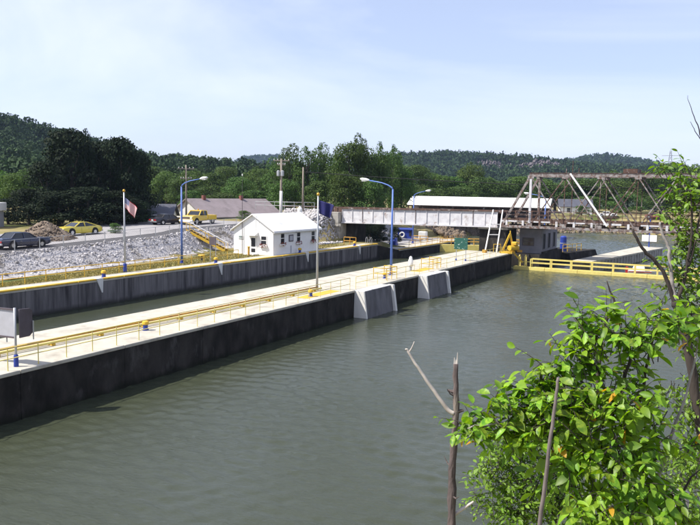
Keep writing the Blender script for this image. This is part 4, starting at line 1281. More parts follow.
def make_car(name, label, loc, rz, L_, W_, paint, body, cabin, zr, wheel_x, cat='car', tail=True, scale=1.0):
    """body: stations (x, half width, z low, z high); cabin: stations (x, half width low, z low, half width high, z high); front at +x"""
    r = empty(name, loc, label, cat, rz=rz)
    b = MB().loft([ring(*s_) for s_ in body]).build('body', paint, r, smooth=False, bevel=0.02)
    crings = [[(x, -wl_, zl), (x, -wh, zh), (x, wh, zh), (x, wl_, zl)] for x, wl_, zl, wh, zh in cabin]
    MB().loft(crings).build('window_glass', 'dark_glass', r)
    hi = [c_ for c_ in cabin if c_[4] > zr - 0.12]
    MB().loft([[(x, -wh - 0.015, zh - 0.03), (x, -wh * 0.85, zh + 0.035), (x, wh * 0.85, zh + 0.035), (x, wh + 0.015, zh - 0.03)] for x, _, _, wh, zh in hi]).build('roof', paint, r)
    for sgn in (-1, 1):
        for i, c_ in enumerate(cabin):
            if c_ in hi:
                j = None
                if i == cabin.index(hi[0]) and i > 0:
                    j = cabin[i - 1]
                elif i == cabin.index(hi[-1]) and i < len(cabin) - 1:
                    j = cabin[i + 1]
                else:
                    j = (c_[0] + 0.03, c_[1], c_[2], c_[1], c_[2])
                MB().beam((c_[0], sgn * (c_[3] + 0.012), c_[4] - 0.01), (j[0], sgn * (j[1] + 0.012), j[2]), 0.07, 0.09).build('pillar', paint, r)
    x0, x1 = body[0][0], body[-1][0]
    hw = W_ / 2
    MB().box(x1 - 0.06, x1 + 0.09, -hw * 0.93, hw * 0.93, 0.36, 0.52).build('front_bumper', 'chrome', r, bevel=0.02)
    MB().box(x0 - 0.09, x0 + 0.06, -hw * 0.93, hw * 0.93, 0.36, 0.52).build('rear_bumper', 'chrome', r, bevel=0.02)
    zf = body[-1][3]
    MB().box(x1 - 0.02, x1 + 0.03, -hw * 0.5, hw * 0.5, zf - 0.24, zf - 0.06).build('grille', 'sign_dark', r)
    for sgn in (-1, 1):
        MB().box(x1 - 0.02, x1 + 0.035, sgn * hw * 0.7 - 0.17, sgn * hw * 0.7 + 0.17, zf - 0.24, zf - 0.06).build('headlight', 'lens', r)
        MB().box(x0 - 0.035, x0 + 0.02, sgn * hw * 0.62 - 0.24, sgn * hw * 0.62 + 0.24, 0.58, 0.74).build('tail_light', 'tail_red', r)
        MB().beam((0.3, sgn * (hw + 0.001), 0.35), (0.3, sgn * (hw + 0.001), 0.8), 0.012, 0.012).build('door_seam', 'dark_void', r)
        MB().beam((-0.75, sgn * (hw + 0.003), 0.68), (-0.55, sgn * (hw + 0.003), 0.68), 0.02, 0.03).build('door_handle', 'chrome', r)
    MB().box(x0 - 0.03, x0 + 0.02, -0.2, 0.2, 0.58, 0.72).build('number_plate', 'lens', r)
    wheels(r, wheel_x, hw)
    r.scale = (scale, scale, scale)
    return r


UP = rad(90)     # front towards +Y
DN = rad(-90)    # front towards -Y
coupe_body = [(-2.5, 0.84, 0.34, 0.80), (-2.2, 0.9, 0.26, 0.93), (-1.3, 0.93, 0.22, 0.95), (-0.2, 0.93, 0.21, 0.90), (0.9, 0.93, 0.22, 0.90), (1.9, 0.92, 0.24, 0.86), (2.45, 0.87, 0.30, 0.78)]
coupe_cab = [(-2.0, 0.72, 0.93, 0.68, 0.95), (-0.75, 0.80, 0.92, 0.62, 1.31), (-0.25, 0.80, 0.9, 0.62, 1.34), (0.3, 0.80, 0.9, 0.60, 1.30), (1.05, 0.78, 0.89, 0.74, 0.91)]
make_car('parked_car', 'bright yellow two-door coupe on the road in front of the dark trees', (-68.2, 58.5, ground_z(-68.2, 58.5) + 0.06), DN, 5.0, 1.86, 'car_yellow', coupe_body, coupe_cab, 1.34, (-1.45, 1.5), scale=1.12)
sed_body = [(-2.5, 0.84, 0.36, 0.84), (-2.3, 0.9, 0.27, 0.92), (-1.3, 0.92, 0.23, 0.94), (0.0, 0.92, 0.22, 0.92), (1.0, 0.92, 0.22, 0.93), (2.2, 0.9, 0.25, 0.89), (2.5, 0.86, 0.33, 0.84)]
sed_cab = [(-1.55, 0.78, 0.93, 0.74, 0.94), (-1.05, 0.8, 0.92, 0.66, 1.38), (-0.3, 0.81, 0.91, 0.67, 1.41), (0.35, 0.81, 0.91, 0.65, 1.38), (1.05, 0.79, 0.92, 0.76, 0.93)]
make_car('parked_car', 'dark blue sedan with pale rear window at the left edge of the road', (-60.3, 45.0, ground_z(-61.5, 45) + 0.06), UP, 5.0, 1.84, 'car_blue', sed_body, sed_cab, 1.41, (-1.45, 1.5), scale=1.05)
make_car('parked_car', 'dark car with red tail lights just ahead of the yellow pickup', (-72.6, 78.2, ground_z(-72, 78) + 0.06), rad(80), 5.0, 1.84, 'car_dark', sed_body, sed_cab, 1.41, (-1.45, 1.5), scale=1.05)
make_car('parked_car', 'black car end cut off by the left picture edge behind the sedan', (-65.6, 44.2, ground_z(-65.6, 44.2) + 0.06), rad(200), 5.0, 1.84, 'car_dark', sed_body, sed_cab, 1.41, (-1.45, 1.5), scale=1.0)

# pickup truck
pk = empty('pickup_truck', (-69.6, 81.2, ground_z(-69.6, 81.2) + 0.06), 'yellow pickup truck with white front bumper above the yellow steps', 'truck', rz=rad(-82))
hw = 0.98
MB().loft([ring(x, h_, zl, zh, 0.03, 0.95) for x, h_, zl, zh in [(-0.75, 0.96, 0.45, 1.12), (0.5, 0.98, 0.42, 1.14), (1.0, 0.98, 0.42, 1.16), (2.3, 0.97, 0.44, 1.12), (2.6, 0.93, 0.5, 1.04)]]).build('body', 'truck_yellow', pk, bevel=0.02)
MB().loft([[(x, -a, zl), (x, -b, zh), (x, b, zh), (x, a, zl)] for x, a, zl, b, zh in [(-0.8, 0.86, 1.10, 0.76, 1.70), (0.0, 0.87, 1.11, 0.76, 1.74), (0.45, 0.87, 1.12, 0.74, 1.70), (1.05, 0.85, 1.13, 0.82, 1.15)]]).build('window_glass', 'dark_glass', pk)
MB().loft([[(x, -0.78, zh - 0.05), (x, -0.66, zh + 0.05), (x, 0.66, zh + 0.05), (x, 0.78, zh - 0.05)] for x, zh in [(-0.86, 1.70), (0.0, 1.75), (0.5, 1.70)]]).build('roof', 'truck_yellow', pk)
for sgn in (-1, 1):
    for a, b in (((-0.8, 0.77, 1.7), (-0.8, 0.87, 1.1)), ((0.0, 0.77, 1.72), (0.02, 0.885, 1.1)), ((0.46, 0.75, 1.69), (1.06, 0.86, 1.12))):
        MB().beam((a[0], sgn * a[1], a[2]), (b[0], sgn * b[1], b[2]), 0.09, 0.12).build('pillar', 'truck_yellow', pk)
    MB().box(-2.85, -0.85, sgn * 0.96 - 0.05, sgn * 0.96 + 0.05, 0.55, 1.14).build('bed_side', 'truck_yellow', pk, bevel=0.02)
    MB().box(2.585, 2.64, sgn * 0.7 - 0.14, sgn * 0.7 + 0.14, 0.76, 0.96).build('headlight', 'lens', pk)
    MB().beam((0.35, sgn * 0.9, 1.25), (0.35, sgn * 1.16, 1.25), 0.05, 0.18).build('mirror', 'sign_dark', pk)
    MB().box(-2.9, -2.84, sgn * 0.9 - 0.07, sgn * 0.9 + 0.07, 0.7, 0.95).build('tail_light', 'tail_red', pk)
    MB().box(-0.5, -0.3, sgn * 0.985 - 0.01, sgn * 0.985 + 0.01, 0.9, 0.94).build('door_handle', 'chrome', pk)
MB().box(-2.87, -2.79, -0.91, 0.91, 0.55, 1.14).build('tailgate', 'truck_yellow', pk, bevel=0.02)
MB().box(-2.79, -0.86, -0.91, 0.91, 0.52, 0.62).build('bed_floor', 'sign_dark', pk)
MB().box(2.59, 2.62, -0.5, 0.5, 0.74, 0.98).build('grille', 'sign_dark', pk)
MB().box(2.55, 2.76, -0.95, 0.95, 0.44, 0.66).build('front_bumper', 'white_paint', pk, bevel=0.03)
MB().box(-3.02, -2.86, -0.9, 0.9, 0.42, 0.58).build('rear_bumper', 'chrome', pk, bevel=0.02)
MB().lathe([(0.09, 0), (0.09, 0.12), (0.04, 0.16)], (-0.1, 0.0, 1.79), 10).build('beacon', 'rust_yellow', pk)
wheels(pk, (-1.9, 1.75), hw, 0.38)
pk.scale = (1.15, 1.15, 1.15)

# ------------------------------------------------------------------ plate girder bridge
gb = empty('girder_bridge', (-42, 97, 3), 'white riveted plate girder bridge with peeling paint crossing the lock', 'bridge')


def gz_(x, base):                      # the deck climbs very slightly to the right
    return base + (x + 54.3) / 24.3 * 0.28


gx0, gx1, gy_ = -54.4, -29.9, 97.0
NP = 14
pw_ = (gx1 - gx0) / NP
for i in range(NP):
    a, b = gx0 + i * pw_, gx0 + (i + 1) * pw_
    za, zb = gz_(a, 3.12), gz_(b, 3.12)
    ta, tb = gz_(a, 5.12), gz_(b, 5.12)
    MB().hexa([(a + 0.01, gy_, za), (b - 0.01, gy_, zb), (b - 0.01, gy_ + 0.04, zb), (a + 0.01, gy_ + 0.04, za)],
              [(a + 0.01, gy_, ta), (b - 0.01, gy_, tb), (b - 0.01, gy_ + 0.04, tb), (a + 0.01, gy_ + 0.04, ta)]).build('web_panel', 'peeling_white', gb, world=True)
for i in range(NP + 1):
    a = gx0 + i * pw_
    MB().box(a - 0.035, a + 0.035, gy_ - 0.10, gy_ + 0.06, gz_(a, 3.1), gz_(a, 5.14)).build('stiffener', 'peeling_steel' if i % 5 == 2 else 'peeling_white', gb, world=True)
MB().beam((gx0 - 0.1, gy_, gz_(gx0, 5.22)), (gx1 + 0.1, gy_, gz_(gx1, 5.22)), 0.42, 0.18).build('top_flange', 'rust', gb, world=True)
MB().beam((gx0 - 0.1, gy_, gz_(gx0, 3.02)), (gx1 + 0.1, gy_, gz_(gx1, 3.02)), 0.42, 0.18).build('bottom_flange', 'peeling_white', gb, world=True)
MB().beam((gx0, gy_ + 4.6, gz_(gx0, 4.12)), (gx1, gy_ + 4.6, gz_(gx1, 4.12)), 0.06, 2.2).build('rear_girder', 'rust', gb, world=True)
MB().beam((gx0 - 0.5, gy_ + 2.3, gz_(gx0, 5.0)), (gx1 + 0.5, gy_ + 2.3, gz_(gx1, 5.0)), 4.4, 0.22).build('deck', 'rust', gb, world=True)
for i in range(9):
    a = gx0 + 1.2 + i * 2.75
    MB().beam((a, gy_ + 0.08, gz_(a, 3.5)), (a, gy_ + 4.5, gz_(a, 3.5)), 0.25, 0.7).build('floor_beam', 'rust', gb, world=True)
for yy_ in (1.5, 3.1):
    MB().beam((gx0 - 12, gy_ + yy_, gz_(gx0, 5.2)), (gx1 + 0.5, gy_ + yy_, gz_(gx1, 5.2)), 0.08, 0.16).build('rail', 'rust', gb, world=True)
AB_BACK = 1
ab = empty('bridge_abutment', (-55.5, 99, 0), 'stepped concrete abutment under the left end of the girder bridge', 'abutment')
MB().box(-56.4, -54.5, 96.3, 102.6, -0.4, 2.86).build('wall', 'abutment_concrete', ab, world=True, bevel=0.05)
MB().box(-57.2, -54.6, 96.1, 102.8, 2.87, 4.6).build('backwall', 'abutment_concrete', ab, world=True, bevel=0.05)
MB().box(-54.5, -53.2, 98.4, 102.6, -0.4, 2.85).build('shaded_rear_wall', 'dark_wall', ab, world=True)  # near-black colour stands in for the deep shade beneath the girder
MB().box(-56.8, -54.2, 96.0, 96.29, 2.45, 2.85).build('bearing_seat', 'abutment_concrete', ab, world=True)
MB().hexa([(-60.0, 94.6, 0), (-59.4, 94.2, 0), (-56.4, 96.29, -0.3), (-57.2, 96.29, -0.3)], [(-60.0, 94.6, 2.2), (-59.4, 94.2, 2.2), (-56.4, 96.29, 3.6), (-57.2, 96.29, 3.6)]).build('wing_wall', 'abutment_concrete', ab, world=True)
rg = empty('approach_girder', (-58, 97, 4), 'short rusty brown girder railing left of the white girder', 'girder')
MB().box(-58.6, -54.55, 97.0, 97.08, 4.62, 5.35).build('web', 'rust', rg, world=True)
for x in np.arange(-58.5, -54.4, 0.8):
    MB().box(x - 0.04, x + 0.04, 96.9, 97.0, 4.6, 5.4).build('stiffener', 'rust', rg, world=True)
railing('embankment_railing', 'grey pipe railing on the railway embankment behind the lock house', [(-70, 95.8, 4.7), (-59, 96.2, 4.75)], 'pole_metal', 1.2, 1.8, 0.045)

# ------------------------------------------------------------------ truss bridge
tb_ = empty('truss_bridge', (-15, 97, 3), 'rusty white through-truss railway bridge with crossed diagonals over the river', 'bridge')
TX = [-25.5 + 4.5 * i for i in range(9)]
ZB, ZT = 3.45, 10.45
YN, YF = 97.2, 101.9
for yi, Y_ in enumerate((YN, YF)):
    MB().beam((-29.4, Y_, ZB), (TX[-1] + 4, Y_, ZB), 0.34, 0.34).build('bottom_chord', 'peeling_steel', tb_, world=True)
    MB().beam((-25.7, Y_, ZT), (TX[-1] + 0.2, Y_, ZT), 0.42, 0.44).build('top_chord', 'peeling_steel', tb_, world=True)
    MB().beam((-25.7, Y_, ZT + 0.26), (TX[-1] + 0.2, Y_, ZT + 0.26), 0.54, 0.07).build('cover_plate', 'rust', tb_, world=True)
    MB().beam((-29.2, Y_, ZB + 0.2), (-25.5, Y_, ZT), 0.30, 0.30).build('end_post', 'peeling_steel', tb_, world=True)
    MB().beam((TX[-1], Y_, ZT), (TX[-1] + 3.8, Y_, ZB), 0.30, 0.30).build('end_post', 'peeling_steel', tb_, world=True)
    MB().beam((TX[0], Y_ - 0.01, ZB), (TX[0], Y_ - 0.01, ZT), 0.3, 0.3).build('vertical_post', 'peeling_white' if yi == 0 else 'peeling_steel', tb_, world=True)
    for i in range(8):
        MB().beam((TX[i], Y_ - 0.09, ZT - 0.2), (TX[i + 1], Y_ - 0.09, ZB + 0.1), 0.13, 0.21, up=(0, 1, 0)).build('diagonal', 'peeling_steel', tb_, world=True)
        MB().beam((TX[i], Y_ + 0.09, ZB + 0.1), (TX[i + 1], Y_ + 0.09, ZT - 0.2), 0.13, 0.21, up=(0, 1, 0)).build('diagonal', 'peeling_steel' if i % 2 else 'rust', tb_, world=True)
        if i:
            MB().beam((TX[i], Y_, ZB), (TX[i], Y_, ZT), 0.09, 0.09).build('hanger', 'rust', tb_, world=True)
        MB().box(TX[i] - 0.42, TX[i] + 0.42, Y_ - 0.2, Y_ - 0.17, ZT - 0.48, ZT - 0.05).build('gusset_plate', 'peeling_steel', tb_, world=True)
        MB().box(TX[i] - 0.42, TX[i] + 0.42, Y_ - 0.2, Y_ - 0.17, ZB + 0.05, ZB + 0.55).build('gusset_plate', 'peeling_steel', tb_, world=True)
    # deck edge girder with pale openings
    MB().beam((-29.4, Y_ - 0.05, 4.42), (TX[-1] + 4, Y_ - 0.05, 4.42), 0.2, 0.2).build('deck_edge_beam', 'rust', tb_, world=True)
    for j, x in enumerate(np.arange(-29.4, TX[-1] + 3, 2.25)):
        MB().beam((x, Y_ - 0.12, 4.18), (x + 2.2, Y_ - 0.12, 4.18), 0.05, 0.17 if j % 3 else 0.24).build('deck_edge_plate', ('peeling_white', 'peeling_steel', 'peeling_white', 'rust')[j % 4], tb_, world=True)
    for x in np.arange(-28.6, TX[-1] + 4, 2.25):
        MB().box(x - 0.14, x + 0.14, Y_ - 0.17, Y_ - 0.06, ZB + 0.17, 4.3).build('deck_bracket', 'peeling_white' if int(x * 7) % 3 else 'rust', tb_, world=True)
    # walkway railing
    for hgt in (0.55, 1.05):
        MB().beam((-28.6, Y_ - 0.3, 4.5 + hgt), (TX[-1] + 4, Y_ - 0.3, 4.5 + hgt), 0.06, 0.06).build('walkway_rail', 'rust', tb_, world=True)
    for x in np.arange(-28.6, TX[-1] + 4, 1.5):
        MB().beam((x, Y_ - 0.3, 4.4), (x, Y_ - 0.3, 5.56), 0.06, 0.06).build('rail_post', 'rust', tb_, world=True)
for i in range(9):
    MB().beam((TX[i], YN, ZB + 0.25), (TX[i], YF, ZB + 0.25), 0.3, 0.6).build('floor_beam', 'rust', tb_, world=True)
    MB().beam((TX[i], YN, ZT), (TX[i], YF, ZT), 0.22, 0.26).build('top_strut', 'peeling_steel', tb_, world=True)
    if i < 8:
        MB().beam((TX[i], YN, ZT - 0.05), (TX[i + 1], YF, ZT - 0.05), 0.1, 0.1).build('lateral_brace', 'rust', tb_, world=True)
        MB().beam((TX[i], YF, ZT - 0.12), (TX[i + 1], YN, ZT - 0.12), 0.1, 0.1).build('lateral_brace', 'rust', tb_, world=True)
MB().beam((-29.4, 99.5, 4.1), (TX[-1] + 4, 99.5, 4.1), 4.0, 0.2).build('deck', 'rust', tb_, world=True)
MB().beam((-20.3, 96.85, ZT + 0.2), (-15.4, 96.85, ZB + 0.5), 0.2, 0.28, up=(0, 1, 0)).build('white_strut', 'white_paint', tb_, world=True)
# small gear house and posts on the top chord
MB().box(-13.9, -12.2, 97.6, 101.4, ZT + 0.32, ZT + 0.85).build('top_platform', 'rust', tb_, world=True)
for x in (-20.9, -20.1, -19.3):
    MB().beam((x, YN, ZT + 0.25), (x, YN, ZT + (1.9 if x == -20.1 else 0.9)), 0.08, 0.08).build('top_post', 'rust', tb_, world=True)
bp_ = empty('bridge_pier', (-31, 99, 0), 'dark concrete pier carrying both bridges at the end of the lock pier', 'bridge pier')
MB().box(-32.6, -28.7, 97.6, 102.6, -4.5, 2.9).build('shaft', 'dark_wall', bp_, world=True, bevel=0.05)
MB().box(-32.8, -28.5, 97.4, 102.8, 2.9, 3.22).build('cap', 'abutment_concrete', bp_, world=True, bevel=0.05)
MB().box(-33.4, -24.2, 98.2, 112.0, -5, -0.35).build('footing', 'dark_wall', bp_, world=True)

# power house under the truss
ph = empty('power_house', (-26, 103, -0.3), 'grey white power house with three tall windows under the truss bridge', 'power house')
MB().box(-27.6, -24.5, 100.3, 109.6, -0.36, 3.0).build('wall', 'powerhouse_wall', ph, world=True)
MB().box(-27.8, -24.3, 100.1, 109.8, 3.0, 3.18).build('roof', 'roof_slate', ph, world=True)
for yc in (101.7, 104.6, 107.7):
    window_x(ph, -24.5, yc, 0.25, 1.15, 2.1, frame='powerhouse_wall', muntin=False).children[0].data.materials[0] = MATS['dark_void']
window_y(ph, -26.35, 100.3, 0.75, 1.5, 1.0, frame='sign_dark')
MB().box(-24.48, -24.3, 100.4, 109.4, -0.36, -0.1).build('plinth', 'dark_wall', ph, world=True)
isl = empty('concrete_island', (-24, 118, -1), 'dark concrete mass with yellow railing beyond the power house', 'wall')
MB().hexa([(-33.0, 112.1, -5), (-22.0, 112.1, -5), (-19.5, 122, -5), (-33.0, 122, -5)], [(-33.0, 112.1, -0.92), (-23.2, 112.1, -0.92), (-21.0, 122, -0.92), (-33.0, 122, -0.92)]).build('mass', 'dark_wall', isl, world=True)
railing('island_railing', 'short yellow railing on the concrete island right of the power house', [(-24.2, 112.6, -0.92), (-22.6, 118.5, -0.92)], 'yellow_paint', 1.1, 1.5, 0.045)
dm = empty('blue_drum', (-24.6, 114.6, -0.92), 'blue cylindrical tank right of the power house under the bridge', 'tank')
MB().lathe([(0.5, 0), (0.5, 2.2), (0.3, 2.4)], n=14).build('shell', 'deep_blue', dm)
MB().lathe([(0.53, 1.2), (0.53, 1.3)], n=14).build('band', 'pole_metal', dm)

# white ladder frame at the girder end
wlad = empty('white_ladder', (-29.6, 94.0, 0), 'white leaning ladder frame at the right end of the girder bridge', 'ladder')
MB().beam((-30.1, 92.7, 0), (-29.75, 94.6, 5.7), 0.13, 0.15).build('stile', 'white_paint', wlad, world=True)
MB().beam((-28.7, 93.3, 0), (-28.75, 95.6, 5.7), 0.13, 0.15).build('stile', 'white_paint', wlad, world=True)
for t in (0.42, 0.66):
    a = Vector((-30.1, 92.7, 0)).lerp(Vector((-29.75, 94.6, 5.7)), t)
    b = Vector((-28.7, 93.3, 0)).lerp(Vector((-28.75, 95.6, 5.7)), t)
    MB().beam(a, b, 0.08, 0.1).build('rung', 'white_paint', wlad, world=True)
MB().box(-30.35, -29.9, 92.3, 93.0, 0.004, 0.4).build('foot_block', 'rust_yellow', wlad, world=True)

# yellow gate machinery at the end of the pier
gm = empty('gate_machine', (-27.6, 94.0, 0), 'bright yellow gate hoist machine on the end of the pier', 'machine')
MB().box(-28.3, -26.6, 93.3, 94.8, 0.01, 0.25).build('base_frame', 'yellow_paint', gm, world=True)
MB().beam((-28.0, 93.6, 0.25), (-27.2, 94.2, 2.6), 0.22, 0.22).build('mast_leg', 'yellow_paint', gm, world=True)
MB().beam((-26.8, 94.6, 0.25), (-27.2, 94.2, 2.6), 0.2, 0.2).build('mast_leg', 'yellow_paint', gm, world=True)
MB().beam((-27.2, 94.2, 2.5), (-27.2, 94.2, 3.0), 0.12, 0.12).build('mast_tip', 'yellow_paint', gm, world=True)
MB().tube([(-27.0, 93.4, 0.75), (-26.3, 94.7, 0.75)], 0.36, 12).build('drum', 'yellow_paint', gm, world=True)
MB().box(-26.9, -26.2, 93.8, 94.7, 1.1, 1.55).build('motor', 'yellow_paint', gm, world=True, bevel=0.06)
MB().beam((-27.0, 94.3, 0.4), (-25.6, 94.9, -1.2), 0.16, 0.2).build('lever_arm', 'yellow_paint', gm, world=True)
MB().beam((-26.4, 94.9, 0.3), (-25.7, 94.9, 0.3), 0.14, 0.3).build('bracket', 'rust_yellow', gm, world=True)
MB().tube([(-28.2, 93.4, 0.2), (-28.2, 93.4, 1.2), (-28.9, 92.6, 1.2), (-28.9, 92.6, 0.2)], 0.05, 6).build('hand_rail', 'yellow_paint', gm, world=True)

# upper lock gate: yellow walkway across the chamber
ug = empty('lock_gate', (-40, 118.5, -2), 'pale yellow lock gate walkway crossing the chamber beyond the girder bridge', 'lock gate')
MB().hexa([(-45.4, 115.2, -4), (-33.2, 121.0, -4), (-33.6, 122.0, -4), (-45.8, 116.2, -4)], [(-45.4, 115.2, -1.0), (-33.2, 121.0, -1.0), (-33.6, 122.0, -1.0), (-45.8, 116.2, -1.0)]).build('beam', 'pale_yellow', ug, world=True)
for k, off in enumerate((0.05, 0.95)):
    for hgt in (0.55, 1.05):
        MB().tube([(-45.4 - 0.4 * off, 115.2 + off, -1 + hgt), (-33.2 - 0.4 * off, 121.0 + off, -1 + hgt)], 0.05, 6).build('rail', 'rust_yellow', ug, world=True)
    for i in range(8):
        t = i / 7
        x, y = -45.4 + 12.2 * t - 0.4 * off, 115.2 + 5.8 * t + off
        MB().tube([(x, y, -1), (x, y, 0.05)], 0.05, 6).build('rail_post', 'rust_yellow', ug, world=True)
uw = empty('lock_pier_end', (-31.5, 108, -1), 'low concrete continuation of the pier beyond the bridges', 'pier')
MB().box(-33.6, -30.2, 102.9, 130, -5, -0.95).build('core', 'dark_wall', uw, world=True)
MB().box(-33.65, -30.15, 102.9, 130, -0.95, -0.84).build('deck_slab', 'deck_concrete', uw, world=True)

strip('gravel_yard', 'pale_road', lambda y: -72.0, lambda y: -50.45, np.arange(106, 131, 2.5), 0.06)
# blue booth with lifebuoy
bb = empty('control_booth', (-55.4, 123.0, -0.85), 'small deep blue control booth with white lifebuoy beyond the girder bridge', 'booth', rz=rad(20))
MB().box(-1.35, 1.35, -1.1, 1.1, 0.0, 1.75).build('wall', 'deep_blue', bb, bevel=0.03)
MB().hexa([(-1.55, -1.3, 1.76), (1.55, -1.3, 1.76), (1.55, 1.3, 1.76), (-1.55, 1.3, 1.76)], [(-1.4, -1.1, 1.98), (1.4, -1.1, 1.98), (1.4, 1.1, 1.98), (-1.4, 1.1, 1.98)]).build('roof', 'deep_blue', bb)
MB().box(0.75, 1.2, -1.13, -1.1, 0.55, 1.5).build('window', 'dark_glass', bb)
MB().box(1.35, 1.38, -0.7, 0.0, 0.1, 1.6).build('door', 'blue_paint', bb)
ring_pts = [(-0.55 + 0.42 * math.cos(a), -1.2, 0.8 + 0.42 * math.sin(a)) for a in [2 * math.pi * i / 16 for i in range(17)]]
lb_ = MB().tube(ring_pts, 0.13, 8, caps=False).build('lifebuoy', 'orange_buoy')
lb_.location = bb.location
lb_.rotation_euler = (0, 0, rad(20))
tag(lb_, 'white ring lifebuoy hung on the front of the blue booth', 'lifebuoy')
bx = empty('control_cabinet', (-51.7, 122.6, -0.85), 'white control cabinet on the approach wall right of the blue booth', 'cabinet')
MB().box(-0.7, 0.7, -0.5, 0.5, 0, 1.5).build('case', 'white_paint', bx, bevel=0.03)
MB().box(-0.6, 0.6, -0.53, -0.5, 0.15, 1.35).build('door', 'siding', bx)
bx = empty('winch', (-50.2, 106.8, -0.85), 'low deep blue winch on the approach wall under the girder', 'winch')
MB().box(-0.6, 0.6, -0.5, 0.5, 0, 0.35).build('base', 'deep_blue', bx)
MB().tube([(-0.5, 0, 0.6), (0.5, 0, 0.6)], 0.3, 12).build('drum', 'deep_blue', bx)
MB().box(0.3, 0.55, -0.3, 0.3, 0.3, 1.2).build('gearbox', 'deep_blue', bx, bevel=0.03)
railing('booth_railing', 'orange yellow guard rail in front of the blue booth', [(-51.6, 117.5, -0.85), (-48.6, 117.5, -0.85)], 'rust_yellow', 1.0, 1.5, 0.07)

# ------------------------------------------------------------------ weir walkway and guide wall on the river
wr = empty('weir_walkway', (-16, 95.6, -2.2), 'pale yellow walkway beam with railing lying on the water right of the pier', 'walkway')
for i in range(8):
    a = -26.9 + i * 4.2
    MB().box(a, a + 4.18, 95.2, 96.2, -3.2, -1.78).build('beam_section', 'pale_yellow', wr, world=True, bevel=0.03)
for yy_ in (95.3, 96.1):
    for hgt in (0.56, 1.08):
        MB().beam((-24.6, yy_, -1.78 + hgt), (6.6, yy_, -1.78 + hgt), 0.10, 0.12).build('rail', 'pale_yellow', wr, world=True)
    for x in np.arange(-24.6, 6.7, 2.6):
        MB().box(x - 0.065, x + 0.065, yy_ - 0.065, yy_ + 0.065, -1.78, -0.7).build('rail_post', 'pale_yellow', wr, world=True)
for x in (-26.2, -25.4):
    MB().tube([(x, 95.3, -1.78), (x, 95.3, -0.45), (x, 95.7, -0.3), (x, 96.1, -0.45), (x, 96.1, -1.78)], 0.08, 6).build('end_frame', 'pale_yellow', wr, world=True)
MB().beam((-26.2, 95.3, -1.1), (-24.6, 95.3, -1.1), 0.08, 0.1).build('rail', 'pale_yellow', wr, world=True)

gw = empty('guide_wall', (-15, 115, -2), 'concrete topped guide wall faced with ribbed sheet piles, jutting into the river', 'wall')
G0, G1, G2, G3 = Vector((-17.4, 97.4, 0)), Vector((-11.9, 131.5, 0)), Vector((-15.4, 133.0, 0)), Vector((-19.6, 97.4, 0))
up_ = lambda v_, z: (v_.x, v_.y, z)
MB().hexa([up_(v_, -5) for v_ in (G3, G0, G1, G2)], [up_(v_, -0.98) for v_ in (G3, G0, G1, G2)]).build('core', 'dark_wall', gw, world=True)
for i in range(6):
    a, b, c_, d_ = G3.lerp(G2, i / 6), G0.lerp(G1, i / 6), G0.lerp(G1, (i + 0.995) / 6), G3.lerp(G2, (i + 0.995) / 6)
    o = (G1 - G0).normalized().cross(Vector((0, 0, 1))) * 0.3
    MB().hexa([up_(a, -0.98), up_(b + o, -0.98), up_(c_ + o, -0.98), up_(d_, -0.98)], [up_(a, -0.72), up_(b + o, -0.72), up_(c_ + o, -0.72), up_(d_, -0.72)]).build('deck_slab', 'deck_concrete', gw, world=True, bevel=0.02)
nrm = (G1 - G0).normalized().cross(Vector((0, 0, 1)))
nP = 26
for i in range(nP):
    a, b = G0.lerp(G1, i / nP), G0.lerp(G1, (i + 1) / nP)
    q1, q2 = a.lerp(b, 0.2), a.lerp(b, 0.62)
    q0, q3 = a.lerp(b, 0.02), a.lerp(b, 0.8)
    MB().hexa([up_(q0, -4.5), up_(q1 + nrm * 0.26, -4.5), up_(q2 + nrm * 0.26, -4.5), up_(q3, -4.5)], [up_(q0, -0.99), up_(q1 + nrm * 0.26, -0.99), up_(q2 + nrm * 0.26, -0.99), up_(q3, -0.99)]).build('sheet_pile', 'abutment_concrete', gw, world=True)
rs = empty('river_sign', (-13.9, 131.0, -0.72), 'two white panels on a blue post at the end of the guide wall', 'sign')
MB().tube([(0, 0, 0), (0, 0, 4.8)], 0.11, 8).build('post', 'deep_blue', rs)
for x in (-1.15, 0.08):
    MB().box(x, x + 1.1, -0.2, -0.14, 0.95, 2.05).build('panel', 'white_paint', rs, bevel=0.01)

bo = empty('motor_boat', (-10.6, 98.6, WATER_Z), 'small white motor boat with red trim moored behind the weir railing', 'boat', rz=rad(8))
rings = []
for x, hw_, kz in ((-2.2, 0.85, -0.25), (-1.0, 0.95, -0.3), (0.6, 0.9, -0.28), (1.6, 0.55, -0.15), (2.4, 0.05, 0.25)):
    rings.append([(x, -hw_, 0.55 + 0.06 * (x + 2.2) / 2), (x, -hw_ * 0.75, 0.0), (x, 0, kz), (x, hw_ * 0.75, 0.0), (x, hw_, 0.55 + 0.06 * (x + 2.2) / 2)])
MB().loft(rings).build('hull', 'boat_white', bo)
MB().hexa([(-0.2, -0.7, 0.6), (1.0, -0.55, 0.6), (1.0, 0.55, 0.6), (-0.2, 0.7, 0.6)], [(-0.2, -0.6, 1.15), (0.45, -0.5, 1.15), (0.45, 0.5, 1.15), (-0.2, 0.6, 1.15)]).build('windscreen', 'dark_glass', bo)
MB().hexa([(0.4, -0.7, 0.58), (2.0, -0.25, 0.62), (2.0, 0.25, 0.62), (0.4, 0.7, 0.58)], [(0.4, -0.6, 0.72), (1.9, -0.2, 0.7), (1.9, 0.2, 0.7), (0.4, 0.6, 0.72)]).build('foredeck', 'boat_white', bo)
